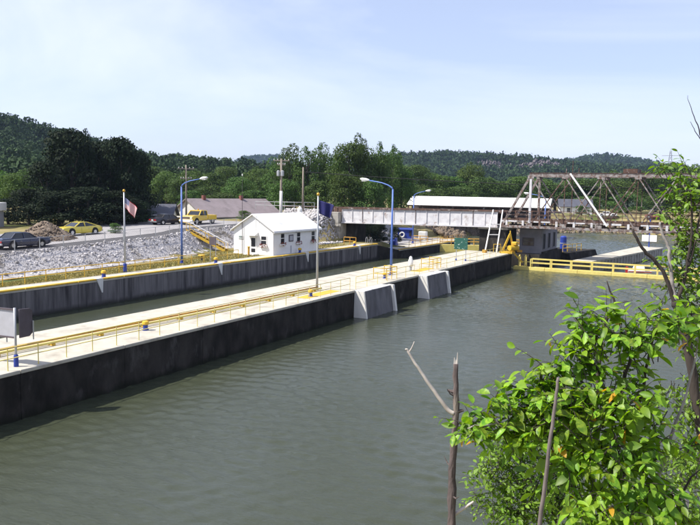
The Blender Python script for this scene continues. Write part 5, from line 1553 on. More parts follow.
MB().hexa([(-1.7, -0.8, 0.56), (-0.15, -0.78, 0.6), (-0.15, 0.78, 0.6), (-1.7, 0.8, 0.56)], [(-1.5, -0.66, 1.25), (-0.25, -0.62, 1.3), (-0.25, 0.62, 1.3), (-1.5, 0.66, 1.25)]).build('cabin', 'boat_white', bo, bevel=0.05)
MB().box(-2.5, -2.15, -0.2, 0.2, 0.2, 1.0).build('outboard_motor', 'tail_red', bo, bevel=0.05)
for sgn in (-1, 1):
    MB().beam((-2.1, sgn * 0.9, 0.45), (0.6, sgn * 0.94, 0.5), 0.03, 0.08).build('trim_stripe', 'tail_red', bo)

# ------------------------------------------------------------------ buildings beyond


def gabled(name, label, cat, c_, L_, W_, wall_h, roof_h, rz, wall_m, roof_m, windows=(), chim=None, over=0.5):
    """house with its ridge along local x"""
    r = empty(name, c_, label, cat, rz=rz)
    l, w_ = L_ / 2, W_ / 2
    ring_ = [(-w_, 0), (w_, 0), (w_, wall_h), (0, wall_h + roof_h), (-w_, wall_h)]
    MB().loft([[(-l, y, z) for y, z in ring_], [(l, y, z) for y, z in ring_]]).build('wall', wall_m, r)
    k_ = roof_h / w_
    for sg in (-1, 1):
        e, ez = sg * (w_ + over), wall_h - over * k_
        rr = [(0, wall_h + roof_h + 0.03), (e, ez + 0.03), (e, ez + 0.15), (0, wall_h + roof_h + 0.18)]
        rf = MB().loft([[(-l - over, y, z) for y, z in rr], [(l + over, y, z) for y, z in rr]]).build('roof', roof_m, r)
        if chim and sg == -1:
            for cx_ in chim:
                MB().box(cx_ - 0.28, cx_ + 0.28, -0.5, 0.05, wall_h + roof_h - 0.6, wall_h + roof_h + 0.75).build('chimney', 'brick_red', rf)
    for x, z, ww, hh in windows:
        window_y(r, x, -w_, z, ww, hh, world=False)
    return r


def long_building():
    r = gabled('long_building', 'long low building with faded mauve shingle roof behind the road', 'building', (-83.0, 105.0, 1.6), 17.5, 10, 1.5, 2.8, rad(77), 'siding', 'roof_mauve', [(x, 0.3, 1.1, 0.8) for x in (-7, -4, -1, 2, 5)], chim=(-5.5, 3.0))
    return r


long_building()
gabled('bungalow', 'dark slate roofed house with pale eaves behind the road fence', 'house', (-84.0, 85.6, 1.8), 8.5, 8, 1.6, 1.7, rad(35), 'white_paint', 'roof_slate', [(-2, 0.8, 1, 1), (2, 0.8, 1, 1)], chim=(0.6,))
gabled('hillside_house', 'small white house on the hillside left of the street lamp', 'house', (-217, 224, 7.5), 6, 5, 2.6, 1.5, rad(20), 'white_paint', 'roof_slate', [(-1.5, 1, 0.9, 1), (1.5, 1, 0.9, 1)])
gabled('hillside_house', 'small white house high on the wooded slope above the long mauve roof', 'house', (-204, 269, 8.8), 9, 6, 3, 2.0, rad(60), 'white_paint', 'roof_slate', [(-2, 1, 1, 1.2), (2, 1, 1, 1.2)])
ws = empty('white_shed', (-90.5, 59.2, ground_z(-90.5, 59.2)), 'flat white roofed shed at the far left behind the gravel heap', 'shed', rz=rad(30))
MB().box(-6, 4.0, -2.5, 2.5, 0, 2.2).build('wall', 'sign_grey', ws)
MB().box(-6.3, 4.3, -2.8, 2.8, 2.2, 3.3).build('roof', 'white_paint', ws, bevel=0.05)
for x in (-4.5, -1.5, 1.8):
    window_y(ws, x, -2.5, 0.7, 1.6, 1.1, world=False, frame='sign_dark')
ss = empty('road_sign', (-77.5, 53.5, ground_z(-77.5, 53.5)), 'small round road sign on a pale post in front of the white shed', 'sign')
MB().tube([(0, 0, 0), (0, 0, 3.1)], 0.06, 6).build('post', 'pole_metal', ss)
MB().tube([(0, -0.03, 3.0), (0, 0.03, 3.0)], 0.4, 10).build('plate', 'sign_grey', ss)

# long white-roofed freight shed on the far bank
sh = empty('freight_shed', (-55, 164, 2.2), 'long open shed with white metal roof beyond the girder bridge', 'shed', rz=rad(8.0))
for i in range(9):
    a = -16.5 + i * 3.67
    MB().hexa([(a, -4.5, 2.55), (a + 3.64, -4.5, 2.55), (a + 3.64, 0, 4.55), (a, 0, 4.55)], [(a, -4.5, 2.67), (a + 3.64, -4.5, 2.67), (a + 3.64, 0, 4.67), (a, 0, 4.67)]).build('roof_sheet', 'roof_white', sh)
    MB().hexa([(a, 0, 4.55), (a + 3.64, 0, 4.55), (a + 3.64, 4.5, 2.55), (a, 4.5, 2.55)], [(a, 0, 4.67), (a + 3.64, 0, 4.67), (a + 3.64, 4.5, 2.67), (a, 4.5, 2.67)]).build('roof_sheet', 'roof_white', sh)
for i in range(10):
    a = -16.2 + i * 3.6
    MB().box(a - 0.14, a + 0.14, -4.2, -3.92, 0, 2.75).build('post', 'rust', sh)
MB().box(-16.3, 16.3, 0.5, 0.8, 0, 4.2).build('back_wall', 'sign_dark', sh)
MB().box(-16.3, 16.3, -4.3, -4.1, 2.3, 2.56).build('eave_beam', 'rust', sh)
for x in (-8.5, 4.0):
    MB().box(x, x + 2.6, -3.6, -2.6, 0.0, 1.9).build('stored_crate', 'sign_grey', sh)

for i, (x, y, L_, W_, rz_, rm, lb, ch) in enumerate([
        (-45, 223, 9, 6, 0.3, 'roof_slate', 'white house with grey roof on the far shore behind the white strut', 'white_paint'),
        (-57, 214, 7, 6, 0.5, 'roof_slate', 'low dark roofed cabin on the far shore left of the white house', 'white_paint')]):
    gabled('shore_house', lb, 'house', (x, y, 1.9), L_, W_, 2.5, 1.9, rz_, ch, rm, [(-2, 0.8, 1, 1.1), (1.5, 0.8, 1, 1.1)])
for i, (x, y, rz_, pt, lb) in enumerate([(-49, 212, 0.2, 'car_blue', 'dark car on the far shore seen under the truss end'), (-33.5, 210.5, 0.1, 'boat_white', 'white car on the far shore seen through the truss'),
                                         (-21, 209.0, -0.1, 'brick_red', 'red car on the far shore near the right truss panels'), (-40.5, 212, 0.3, 'lens', 'silver car on the far shore beside the white house')]):
    make_car('parked_car', lb, (x, y, 1.9), rz_, 5.0, 1.84, pt, sed_body, sed_cab, 1.41, (-1.45, 1.5))

# far transmission tower
tw = empty('transmission_tower', (-57, 655, 12), 'distant steel lattice transmission tower above the right treeline', 'tower')
for sx in (-1, 1):
    for sy in (-1, 1):
        MB().beam((3.2 * sx, 3.2 * sy, 0), (0.5 * sx, 0.5 * sy, 33), 0.3, 0.3).build('leg', 'pole_metal', tw)
for i in range(8):
    z0, z1 = i * 4.1, (i + 1) * 4.1
    a0, a1 = 3.2 - 2.7 * z0 / 33, 3.2 - 2.7 * z1 / 33
    for sy in (-1, 1):
        MB().beam((-a0, a0 * sy, z0), (a1, a1 * sy, z1), 0.16, 0.16).build('brace', 'pole_metal', tw)
        MB().beam((a0, a0 * sy, z0), (-a1, a1 * sy, z1), 0.16, 0.16).build('brace', 'pole_metal', tw)
for zz, L_ in ((24, 9), (29, 13)):
    MB().beam((-L_ / 2, 0, zz), (L_ / 2, 0, zz), 0.35, 0.5).build('crossarm', 'pole_metal', tw)
MB().beam((0, 0, 33), (0, 0, 35), 0.25, 0.25).build('peak', 'pole_metal', tw)

# ------------------------------------------------------------------ trees


def quads(C, N_, size, aspect=1.0):
    """quads centred on C facing N_, random spin"""
    n = len(C)
    R_ = rng.normal(size=(n, 3))
    S = np.cross(N_, R_)
    S /= np.linalg.norm(S, axis=1, keepdims=True) + 1e-9
    T = np.cross(N_, S)
    S = S * (size * 0.5)[:, None]
    T = T * (size * 0.5 * aspect)[:, None]
    # a bent four-sided leaf clump: diamond shaped
    V = np.stack([C - S, C - T * 0.8 + N_ * (size * 0.08)[:, None], C + S, C + T], 1).reshape(-1, 3)
    F = np.arange(4 * n).reshape(n, 4)
    return V, F


def crown_points(kind, n, r):
    """points and normals for a crown in a unit box: radius 0.5, z from 0 to 1"""
    lobes = []
    if kind == 'slender':
        for i in range(16):
            z = 0.12 + 0.80 * (i + r.random()) / 16
            e = 0.30 * math.sin(math.pi * min(1, (1.02 - z) * 1.15)) ** 0.8 * (0.6 + 0.5 * r.random())
            a = r.random() * 6.28
            lobes.append((e * math.cos(a), e * math.sin(a), z, 0.13 + 0.07 * r.random(), 0.10 + 0.05 * r.random()))
        lobes.append((0, 0, 0.93, 0.07, 0.09))
    else:
        low = {'broad': 0.12, 'round': 0.2, 'low': 0.06}[kind]
        for i in range(26):
            z = low + (0.93 - low) * r.random() ** 0.85
            prof = math.sin(math.pi * min(1.0, max(0.0, (z - low + 0.12) / (1.10 - low)))) ** 0.6
            e = 0.36 * prof * (0.35 + 0.65 * r.random() ** 0.5)
            a = r.random() * 6.28
            s_ = 0.10 + 0.09 * r.random()
            lobes.append((e * math.cos(a), e * math.sin(a), min(z, 0.96 - s_ * 0.6), s_ * 1.1, s_ * 0.75))
        lobes.append((0, 0, 0.88, 0.11, 0.11))
        lobes.append((0, 0, 0.5, 0.22, 0.3))
    lobes = np.array(lobes)
    wt = lobes[:, 3] ** 2
    idx = r.choice(len(lobes), n, p=wt / wt.sum())
    d = r.normal(size=(n, 3))
    d[:, 2] += 0.25
    d /= np.linalg.norm(d, axis=1, keepdims=True)
    rr = 1 - 0.38 * r.random(n) ** 1.6 + 0.12 * r.random(n) * (r.random(n) < 0.25)
    L_ = lobes[idx]
    C = np.column_stack([L_[:, 0] + d[:, 0] * L_[:, 3] * rr, L_[:, 1] + d[:, 1] * L_[:, 3] * rr, L_[:, 2] + d[:, 2] * L_[:, 4] * rr])
    C[:, 2] = np.clip(C[:, 2], 0.02, 1.02)
    nn = d + r.normal(size=(n, 3)) * 0.55
    nn[:, 2] += 0.35
    nn /= np.linalg.norm(nn, axis=1, keepdims=True)
    return C, nn


CROWN = []
for i, (kd, n_, sz_) in enumerate([('broad', 6500, 0.034), ('broad', 7000, 0.030), ('round', 6000, 0.036), ('round', 6000, 0.034), ('low', 6000, 0.036), ('slender', 5000, 0.034)]):
    C, nn = crown_points(kd, n_, np.random.default_rng(40 + i))
    V, F = quads(C, nn, rng.uniform(0.6, 1.35, n_) * sz_, 0.8)
    CROWN.append((V, F))
CROWN_ME = {}
TRUNK_ME = {}


def tree_mesh(v, fol):
    key = (v, fol)
    if key not in CROWN_ME:
        o = np_mesh('crown', CROWN[v][0], CROWN[v][1], fol)
        CROWN_ME[key] = o.data
        bpy.data.objects.remove(o)
    if v not in TRUNK_ME:
        mb = MB()
        r = random.Random(v)
        mb.tube([(0, 0, -0.03), (0.01, 0.0, 0.2), (0.0, 0.01, 0.5), (0, 0, 0.85)], [0.032, 0.026, 0.018, 0.005], 8)
        for k_ in range(7):
            a = r.random() * 6.28
            z = 0.2 + 0.08 * k_
            L_ = 0.3 * (1 - z * 0.6)
            mb.tube([(0, 0, z), (L_ * 0.5 * math.cos(a), L_ * 0.5 * math.sin(a), z + 0.08), (L_ * math.cos(a), L_ * math.sin(a), z + 0.2)], [0.013, 0.009, 0.003], 5)
        o = mb.build('trunk', 'bark')
        TRUNK_ME[v] = o.data
        bpy.data.objects.remove(o)
    return CROWN_ME[key], TRUNK_ME[v]


GROUPS = {'big': 'dark trees behind the road', 'leftlow': 'trees beyond the white shed', 'hillside': 'trees at the foot of the hill', 'poleclump': 'tree clump behind the lock house',
          'girderclump': 'trees behind the girder bridge', 'shed': 'trees behind the freight shed', 'truss': 'trees on the far shore'}
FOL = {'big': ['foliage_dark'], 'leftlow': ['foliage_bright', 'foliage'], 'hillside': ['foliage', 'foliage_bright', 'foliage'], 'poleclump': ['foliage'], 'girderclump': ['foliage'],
       'shed': ['foliage', 'foliage_bright', 'foliage'], 'truss': ['foliage', 'foliage', 'foliage_bright']}
rt = random.Random(5)
for i, (key, x, y, z, h, w_, v, lab) in enumerate(TREES):
    fol = FOL[key][i % len(FOL[key])]
    zg = ground_z(x, y)
    h = h + z - zg
    root = empty('leafy_tree', (x, y, zg), lab, 'tree', GROUPS[key], rz=rt.random() * 6.28)
    cm, tm = tree_mesh(v, fol)
    for nm, me in (('crown', cm), ('trunk', tm)):
        o = bpy.data.objects.new(nm, me)
        COL.objects.link(o)
        o.parent = root
        wx = w_ * (1.06 if key in ('girderclump', 'poleclump') else 1.2)
        o.scale = (wx, wx * rt.uniform(0.9, 1.1), h) if nm == 'crown' else (wx * 0.9 + 1.5, wx * 0.9 + 1.5, h)


def bush(x, y, r_, h, lab, fol='foliage_bright', grp=None):
    zg = ground_z(x, y)
    root = empty('bush', (x, y, zg), lab, 'bush', grp, rz=rt.random() * 6.28)
    cm, tm = tree_mesh(4, fol)
    for nm, me in (('foliage', cm), ('stem', tm)):
        o = bpy.data.objects.new(nm, me)
        COL.objects.link(o)
        o.parent = root
        o.scale = (r_ * 2.2, r_ * 2.2, h)


for a in [(-51.6, 104.5, 1.5, 3.6, 'dark leafy bush filling the shade under the left half of the girder bridge', 'foliage_dark'),  # bushes under the girder thickened in near-black foliage to deepen the shade there
          (-53.8, 105.5, 1.8, 4.2, 'tall dark bush against the abutment filling the shade under the girder bridge', 'foliage_dark'),
          (-56.5, 107.5, 2.2, 4.4, 'dark bush behind the abutment filling the shade under the girder bridge', 'foliage_dark'),
          (-50.8, 108.5, 1.3, 3.0, 'dark bush nearest the blue winch filling the shade under the girder bridge', 'foliage_dark'),
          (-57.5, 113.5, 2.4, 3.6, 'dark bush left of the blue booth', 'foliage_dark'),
          (-66.5, 62.6, 0.9, 1.3, 'small round bush beside the yellow coupe', 'foliage'),
          (-73.5, 97.5, 1.4, 1.6, 'green bush right of the mauve roofed building', 'foliage_bright'),
          (-79.2, 80, 1.6, 1.3, 'low hedge clump in front of the slate roofed house', 'foliage'),
          (-58.5, 146, 2.0, 1.8, 'green bush on the sandy far bank under the girder', 'foliage_bright'),
          (-63, 142, 2.4, 2.2, 'dark bush on the far bank left of the sand', 'foliage'),
          (-47.5, 186, 2.4, 2.6, 'bush on the far bank right of the sand', 'foliage'),
          (-39, 203, 2.4, 2.6, 'bush at the far waterline behind the power house', 'foliage')]:
    bush(*a)

CLIFF_A, CLIFF_B = (-310, 898), (-208, 952)
# wooded hills: crowns nobody could count
def forest(name, key, n, across, sizes, nq, seed, label):
    r = np.random.default_rng(seed)
    rd = RIDGES[key][1:] if key == 'near' else RIDGES[key]
    seg = r.integers(0, len(rd) - 1, n)
    A = np.array([p[:2] for p in rd])
    t = r.random(n)
    P = A[seg] + (A[seg + 1] - A[seg]) * t[:, None]
    dv = P / np.linalg.norm(P, axis=1, keepdims=True)
    P = P - dv * (r.random(n) ** 1.0 * across - across * 0.06)[:, None]
    if key == 'mid':
        dc, tc_ = seg_dist(P, CLIFF_A, CLIFF_B)
        rdist = np.linalg.norm(P, axis=1)
        P = P[~((dc < 55) & (rdist < 985) & (tc_ > 0.01) & (tc_ < 0.99))]
        n = len(P)
    z = land(P)
    S = r.uniform(sizes[0], sizes[1], n)
    Hh = S * r.uniform(0.9, 1.6, n)
    tmpl = []
    for k_ in range(5):
        C, nn = crown_points(['round', 'broad', 'low', 'slender', 'round'][k_], nq, np.random.default_rng(seed * 9 + k_))
        tmpl.append(quads(C, nn, rng.uniform(0.7, 1.4, nq) * (1.55 / math.sqrt(nq)), 0.85)[0])
    Vs = []
    for i in range(n):
        V = tmpl[i % 5] * (S[i] * 1.2, S[i] * 1.2, Hh[i])
        a = r.random() * 6.28
        c_, s_ = math.cos(a), math.sin(a)
        V = V @ np.array([[c_, s_, 0], [-s_, c_, 0], [0, 0, 1]])
        Vs.append(V + (P[i, 0], P[i, 1], z[i] - 0.3))
    V = np.concatenate(Vs)
    tag(np_mesh(name, V, np.arange(len(V)).reshape(-1, 4), 'forest'), label, 'forest', kind='stuff')


forest('hill_forest', 'near', 3300, 290, (4.5, 8.0), 125, 3, 'dense green wood covering the hill on the left')
forest('hill_forest', 'mid', 5600, 520, (7, 11), 44, 4, 'dark green wood covering the long hill behind the bridges')
forest('hill_forest', 'far', 2200, 330, (10, 15), 26, 5, 'hazy wood on the farther hill at right')
forest('hill_forest', 'blue', 1300, 300, (18, 26), 24, 6, 'blue hazy wood on the most distant hill')

# rocky cliff band in the wooded hill
def cliff():
    nx, nz = 90, 12
    vs_, fs = [], []
    a, b = np.array(CLIFF_A, float), np.array(CLIFF_B, float)
    r = random.Random(8)
    for i in range(nx + 1):
        t = i / nx
        p = a + (b - a) * t
        zb = ground_z(*p) - 3
        zt = 45 + 5 * t + 3 * math.sin(t * 11) + r.uniform(-2.5, 2.5)
        for j in range(nz + 1):
            u = j / nz
            off = r.uniform(-2.5, 2.5) + 9 * u
            dvec = p / np.linalg.norm(p)
            q = p + dvec * off
            vs_.append((q[0], q[1], zb + (max(zt, zb + 2) - zb) * u * (0.15 if i in (0, nx) else 1)))
    for i in range(nx):
        for j in range(nz):
            k_ = i * (nz + 1) + j
            fs.append((k_, k_ + nz + 1, k_ + nz + 2, k_ + 1))
    o = MB().add(vs_, fs).build('cliff', 'cliff_rock')
    tag(o, 'grey purple rock face showing through the wooded hill', 'cliff', kind='structure')


cliff()

# dry grass tufts on the terrace
n = 14000
gy2 = rng.uniform(20, 92, n)
ft = interp(gy2, FOOT_X)
gx2 = -50.4 + (ft + 0.3 + 50.4) * rng.random(n)
ok = ~((gx2 > hx0 - 0.2) & (gy2 > hy0 - 1.2) & (gy2 < hy1 + 0.2))
gx2, gy2 = gx2[ok], gy2[ok]
C = np.column_stack([gx2, gy2, np.full(len(gx2), 0.03)])
nn = rng.normal(size=(len(C), 3))
nn[:, 2] *= 0.3
nn /= np.linalg.norm(nn, axis=1, keepdims=True)
V, F = quads(C, nn, rng.uniform(0.06, 0.2, len(C)), 1.0)
tag(np_mesh('terrace_grass', V, F, 'grass_tuft'), 'dry yellow green grass on the terrace beside the lock', 'grass', kind='stuff')

# ------------------------------------------------------------------ near bank: leafy tree, dead trunk, stick, second tree


def leaf_template(bend, fold):
    """pointed oval leaf, unit length along x, normal +z"""
    xs_ = [0.0, 0.18, 0.42, 0.68, 0.88, 1.0]
    ws_ = [0.012, 0.155, 0.225, 0.19, 0.09, 0.0]
    vs_, fs = [], []
    for x, w_ in zip(xs_, ws_):
        z = -bend * x * x
        vs_ += [(x, -w_, z + fold * w_), (x, 0, z), (x, w_, z + fold * w_)]
    for i in range(5):
        a = i * 3
        fs += [(a, a + 3, a + 4, a + 1), (a + 1, a + 4, a + 5, a + 2)]
    return np.array(vs_), fs


LEAF_T = [leaf_template(b, f) for b, f in ((0.12, 0.35), (0.28, 0.25), (0.05, 0.5), (0.38, 0.4))]
LEAF_FQ = np.array(LEAF_T[0][1])


def leaf_frames(blobs, per_m3, leaf_len, centre, seed, droop=0.55, tw_len=0.34, spacing=0.055):
    """twigs through the blobs, with alternating leaves; returns leaf placement matrices and twig polylines"""
    r = np.random.default_rng(seed)
    frames, twigs = [], []
    for bx_, by_, bz_, br in blobs:
        ntw = max(3, int(per_m3 * br ** 2))
        for _ in range(ntw):
            d = r.normal(size=3)
            d /= np.linalg.norm(d)
            p = np.array((bx_, by_, bz_)) + d * br * (0.35 + 0.6 * r.random())
            out = p - np.array(centre)
            out /= np.linalg.norm(out) + 1e-6
            dr_ = out * 0.7 + r.normal(size=3) * 0.6 + np.array((0, 0, 0.12))
            dr_ /= np.linalg.norm(dr_)
            L_ = tw_len * (0.6 + 0.7 * r.random())
            pts = []
            m = max(4, int(L_ / spacing))
            q = p - dr_ * L_ * 0.5
            dcur = dr_.copy()
            for k_ in range(m + 1):
                pts.append(q.copy())
                dcur = dcur + np.array((0, 0, -0.05))
                dcur /= np.linalg.norm(dcur)
                q = q + dcur * (L_ / m)
            twigs.append(pts)
            side = np.cross(dr_, (0, 0, 1))
            side /= np.linalg.norm(side) + 1e-6
            for k_ in range(1, m + 1):
                sg = 1 if k_ % 2 else -1
                ax = side * sg * 0.8 + dr_ * (0.45 if k_ < m else 1.2) + r.normal(size=3) * 0.25
                ax[2] -= droop * (0.5 + 0.8 * r.random())
                ax /= np.linalg.norm(ax)
                up = np.array((-0.25, -0.2, 1)) + r.normal(size=3) * 0.4
                yv = np.cross(up, ax)
                yv /= np.linalg.norm(yv) + 1e-6
                zv = np.cross(ax, yv)
                ln = leaf_len * (0.45 + 0.75 * r.random())
                wf = 0.85 + 0.35 * r.random()
                frames.append((pts[k_], ax * ln, yv * ln * wf, zv * ln, int(r.integers(0, 4)), r.random()))
    return frames, twigs


def leaves_mesh(name, frames, material, parent, origin):
    Vs = []
    for p, ax, ay, az, k_, _ in frames:
        T = LEAF_T[k_][0]
        Vs.append(p - origin + T[:, :1] * ax + T[:, 1:2] * ay + T[:, 2:] * az)
    V = np.concatenate(Vs)
    nv = len(LEAF_T[0][0])
    F = (LEAF_FQ[None] + (np.arange(len(frames)) * nv)[:, None, None]).reshape(-1, 4)
    o = np_mesh(name, V, F, material, parent, smooth=True)
    return tag(o, kind='stuff')


def rel(pts, o):
    return [(p[0] - o[0], p[1] - o[1], p[2] - o[2]) for p in pts]


def taper(n, a, b):
    return [a + (b - a) * i / (n - 1) for i in range(n)]


def smooth_path(pts, k_=3, jit=0.0, seed=0):
    r = random.Random(seed)
    out = []
    P = [Vector(p) for p in pts]
    for i in range(len(P) - 1):
        p0, p1, p2, p3 = P[max(i - 1, 0)], P[i], P[i + 1], P[min(i + 2, len(P) - 1)]
        for j in range(k_):
            t = j / k_
            q = 0.5 * ((2 * p1) + (p2 - p0) * t + (2 * p0 - 5 * p1 + 4 * p2 - p3) * t * t + (3 * p1 - p0 - 3 * p2 + p3) * t ** 3)
            if jit and (i or j):
                q = q + Vector((r.uniform(-jit, jit), r.uniform(-jit, jit), r.uniform(-jit, jit)))
            out.append(q)
    out.append(P[-1])
    return out


CAMP = np.array((0, 0, 8.0))
ms = FG['main_stem']
og = np.array((ms[0][0], ms[0][1], ground_z(ms[0][0], ms[0][1])))
bt_ = empty('broadleaf_tree', tuple(og), 'bright green broad-leaved tree with some golden leaves in the near right corner', 'tree')
sp = smooth_path([tuple(og - (0, 0, 0.2))] + list(ms), 4, 0.008, 1)
MB().tube(rel(sp, og), taper(len(sp), 0.085, 0.02), 10).build('trunk', 'pale_bark', bt_, smooth=True)
for i, lm in enumerate(FG['limbs']):
    sp = smooth_path(lm, 4, 0.01, i)
    MB().tube(rel(sp, og), taper(len(sp), 0.024, 0.005), 7).build('branch', 'pale_bark' if i % 2 == 0 else 'bark', bt_, smooth=True)
frames, twigs = leaf_frames(FG['blobs'], 285, 0.147, tuple(ms[4]), 21, droop=0.6)
tm_ = MB()
for t_ in twigs:
    tm_.tube(rel(t_, og), taper(len(t_), 0.006, 0.002), 4, caps=False)
tag(tm_.build('twigs', 'bark', bt_), kind='stuff')
frames.sort(key=lambda f: np.linalg.norm(f[0] - CAMP))
LEAF_ME = []
for k_ in range(4):
    me = bpy.data.meshes.new('leaf')
    me.from_pydata([tuple(v_) for v_ in LEAF_T[k_][0]], [], LEAF_T[k_][1])
    for p in me.polygons:
        p.use_smooth = True
    me.materials.append(MATS['leaf'])
    LEAF_ME.append(me)
for f in frames[:300]:
    o = bpy.data.objects.new('leaf', LEAF_ME[f[4]])
    COL.objects.link(o)
    o.parent = bt_
    p = f[0] - og
    o.matrix_local = Matrix(((f[1][0], f[2][0], f[3][0], p[0]), (f[1][1], f[2][1], f[3][1], p[1]), (f[1][2], f[2][2], f[3][2], p[2]), (0, 0, 0, 1)))
rest = frames[300:]
leaves_mesh('foliage', [f for f in rest if f[5] > 0.014], 'leaf', bt_, og)
leaves_mesh('golden_foliage', [f for f in rest if f[5] <= 0.014], 'leaf_gold', bt_, og)

# smaller-leaved shrub below it
ss_ = FG['small_stem']
og = np.array((ss_[0][0], ss_[0][1], ground_z(ss_[0][0], ss_[0][1])))
sb_ = empty('small_leaved_shrub', tuple(og), 'finer leaved green shrub below the broad-leaved tree, beside the dead trunk', 'shrub')
sp = smooth_path([tuple(og - (0, 0, 0.2))] + list(ss_), 4, 0.01, 4)
MB().tube(rel(sp, og), taper(len(sp), 0.05, 0.008), 8).build('stem', 'bark', sb_, smooth=True)
frames, twigs = leaf_frames(FG['small'], 300, 0.085, tuple(ss_[2]), 22, tw_len=0.4, spacing=0.04)
tm_ = MB()
for t_ in twigs:
    tm_.tube(rel(t_, og), taper(len(t_), 0.005, 0.0015), 4, caps=False)
tag(tm_.build('twigs', 'bark', sb_), kind='stuff')
leaves_mesh('foliage', frames, 'leaf_small', sb_, og)

# forked tree at the right edge
bt2 = FG['b_trunk']
og = np.array((bt2[0][0], bt2[0][1], ground_z(bt2[0][0], bt2[0][1])))
rb_ = empty('forked_tree', tuple(og), 'dark forked tree with sparse leaves and bare branches at the right edge', 'tree')
sp = smooth_path([tuple(og - (0, 0, 0.2))] + list(bt2), 4, 0.012, 5)
MB().tube(rel(sp, og), taper(len(sp), 0.11, 0.055), 9).build('trunk', 'bark', rb_, smooth=True)
for nm, key, a, b, mt in (('branch', 'b_left', 0.04, 0.02, 'bark'), ('branch', 'b_mid', 0.036, 0.018, 'pale_bark'), ('branch', 'b_right', 0.038, 0.012, 'bark'), ('branch', 'b_up', 0.026, 0.003, 'bark'), ('branch', 'b_up2', 0.008, 0.003, 'bark')):
    sp = smooth_path(FG[key], 4, 0.012, 7)
    MB().tube(rel(sp, og), taper(len(sp), a, b), 7).build(nm, mt, rb_, smooth=True)
frames, twigs = leaf_frames(FG['bleaf'], 220, 0.125, tuple(bt2[-1]), 23, tw_len=0.4, spacing=0.07)
tm_ = MB()
for t_ in twigs:
    tm_.tube(rel(t_, og), taper(len(t_), 0.007, 0.002), 4, caps=False)
tag(tm_.build('twigs', 'bark', rb_), kind='stuff')
leaves_mesh('foliage', frames, 'leaf_small', rb_, og)

# dead trunk with bare arm
dt = FG['dead_trunk']
og = np.array((dt[0][0], dt[0][1], ground_z(dt[0][0], dt[0][1])))
dd = empty('dead_trunk', tuple(og), 'bare dead tree trunk with one pale forked arm rising over the water', 'dead tree')
sp = smooth_path([tuple(og - (0, 0, 0.2))] + list(dt), 6, 0.008, 9)
rr_ = taper(len(sp), 0.062, 0.028)
rr_ = [v_ * (1 + 0.12 * math.sin(i * 2.3) + 0.06 * math.sin(i * 5.1)) for i, v_ in enumerate(rr_)]
MB().tube(rel(sp, og), rr_, 10).build('trunk', 'dead_bark', dd, smooth=True)
top_ = Vector(dt[-1])
for dx_, dz_, w0_ in ((0.012, 0.13, 0.014), (-0.014, 0.07, 0.012), (0.0, 0.045, 0.013)):
    MB().tube(rel([top_ - Vector((0, 0, 0.05)) + Vector((dx_, 0, 0)), top_ + Vector((dx_ * 1.4, 0.004, dz_))], og), [w0_, 0.003], 5).build('splinter', 'dead_pale', dd)
for zf_, a_, L_ in ((0.35, 2.6, 0.16), (0.62, 0.3, 0.12), (0.8, 4.0, 0.1), (0.18, 5.4, 0.22)):
    b_ = Vector(dt[1]).lerp(Vector(dt[4]), zf_)
    MB().tube(rel([b_, b_ + Vector((math.cos(a_) * L_ * 0.6, math.sin(a_) * L_ * 0.6, 0.03)), b_ + Vector((math.cos(a_) * L_, math.sin(a_) * L_, 0.09))], og), [0.012, 0.008, 0.003], 5).build('dead_twig', 'dead_bark', dd)
sp = smooth_path(FG['dead_arm'], 4, 0.006, 3)
ar = MB().tube(rel(sp, og), taper(len(sp), 0.026, 0.010), 7).build('arm', 'dead_pale', dd, smooth=True)
sp = smooth_path(FG['dead_fork'], 3)
MB().tube(rel(sp, og), taper(len(sp), 0.010, 0.004), 6).build('fork', 'dead_pale', ar, smooth=True)
sp = smooth_path(FG['dead_stub'], 3)
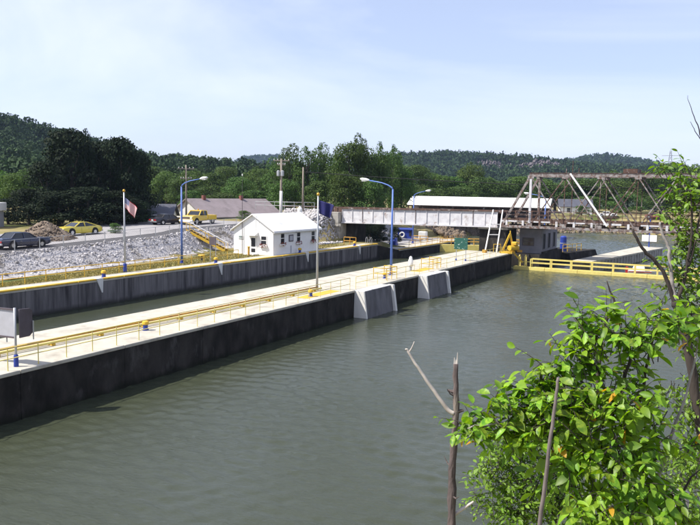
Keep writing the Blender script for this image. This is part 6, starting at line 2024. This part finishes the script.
MB().tube(rel(sp, og), taper(len(sp), 0.024, 0.012), 7).build('stub', 'dead_pale', dd, smooth=True)
for i, (t, a) in enumerate(((3, 0.5), (3.4, 3.4), (2.6, 2.0))):
    b0 = Vector(dt[int(t)]).lerp(Vector(dt[min(int(t) + 1, 4)]), t % 1)
    MB().tube(rel([b0, b0 + Vector((math.cos(a) * 0.09, math.sin(a) * 0.09, 0.02))], og), [0.03, 0.012], 6).build('knot', 'dead_bark', dd)
sk = FG['stick']
og = np.array((sk[0][0], sk[0][1], ground_z(sk[0][0], sk[0][1])))
sp = smooth_path([tuple(og - (0, 0, 0.2))] + list(sk), 5, 0.004, 2)
so = MB().tube(rel(sp, og), taper(len(sp), 0.024, 0.012), 7).build('bare_stick', 'stick_bark', smooth=True)
so.location = tuple(og)
tag(so, 'thin bare grey stem standing in front of the green shrub', 'stem')
tg = FG['twig']
og = np.array((tg[0][0], tg[0][1], ground_z(tg[0][0], tg[0][1])))
tr = empty('bare_sapling', tuple(og), 'thin dark dead twig against the water above the leafy tree', 'twig')
sp = smooth_path([tuple(og - (0, 0, 0.1))] + list(tg), 4, 0.004, 6)
MB().tube(rel(sp, og), taper(len(sp), 0.03, 0.006), 6).build('stem', 'bark', tr, smooth=True)
sp = smooth_path(FG['twig2'], 3)
MB().tube(rel(sp, og), taper(len(sp), 0.008, 0.003), 5).build('side_twig', 'bark', tr)

# ------------------------------------------------------------------ summer haze
hz = MB().box(-3400, 1700, -420, 3500, -12, 190).build('haze', 'tyre')
hz.data.materials.clear()
hm = bpy.data.materials.new('haze_air')
hm.use_nodes = True
hm.node_tree.nodes.clear()
ho = hm.node_tree.nodes.new('ShaderNodeOutputMaterial')
hv = hm.node_tree.nodes.new('ShaderNodeVolumePrincipled')
hv.inputs['Color'].default_value = (0.55, 0.72, 1.0, 1)
hv.inputs['Density'].default_value = 0.00009
hv.inputs['Anisotropy'].default_value = 0.2
hm.node_tree.links.new(hv.outputs['Volume'], ho.inputs['Volume'])
hz.data.materials.append(hm)
tag(hz, kind='stuff')
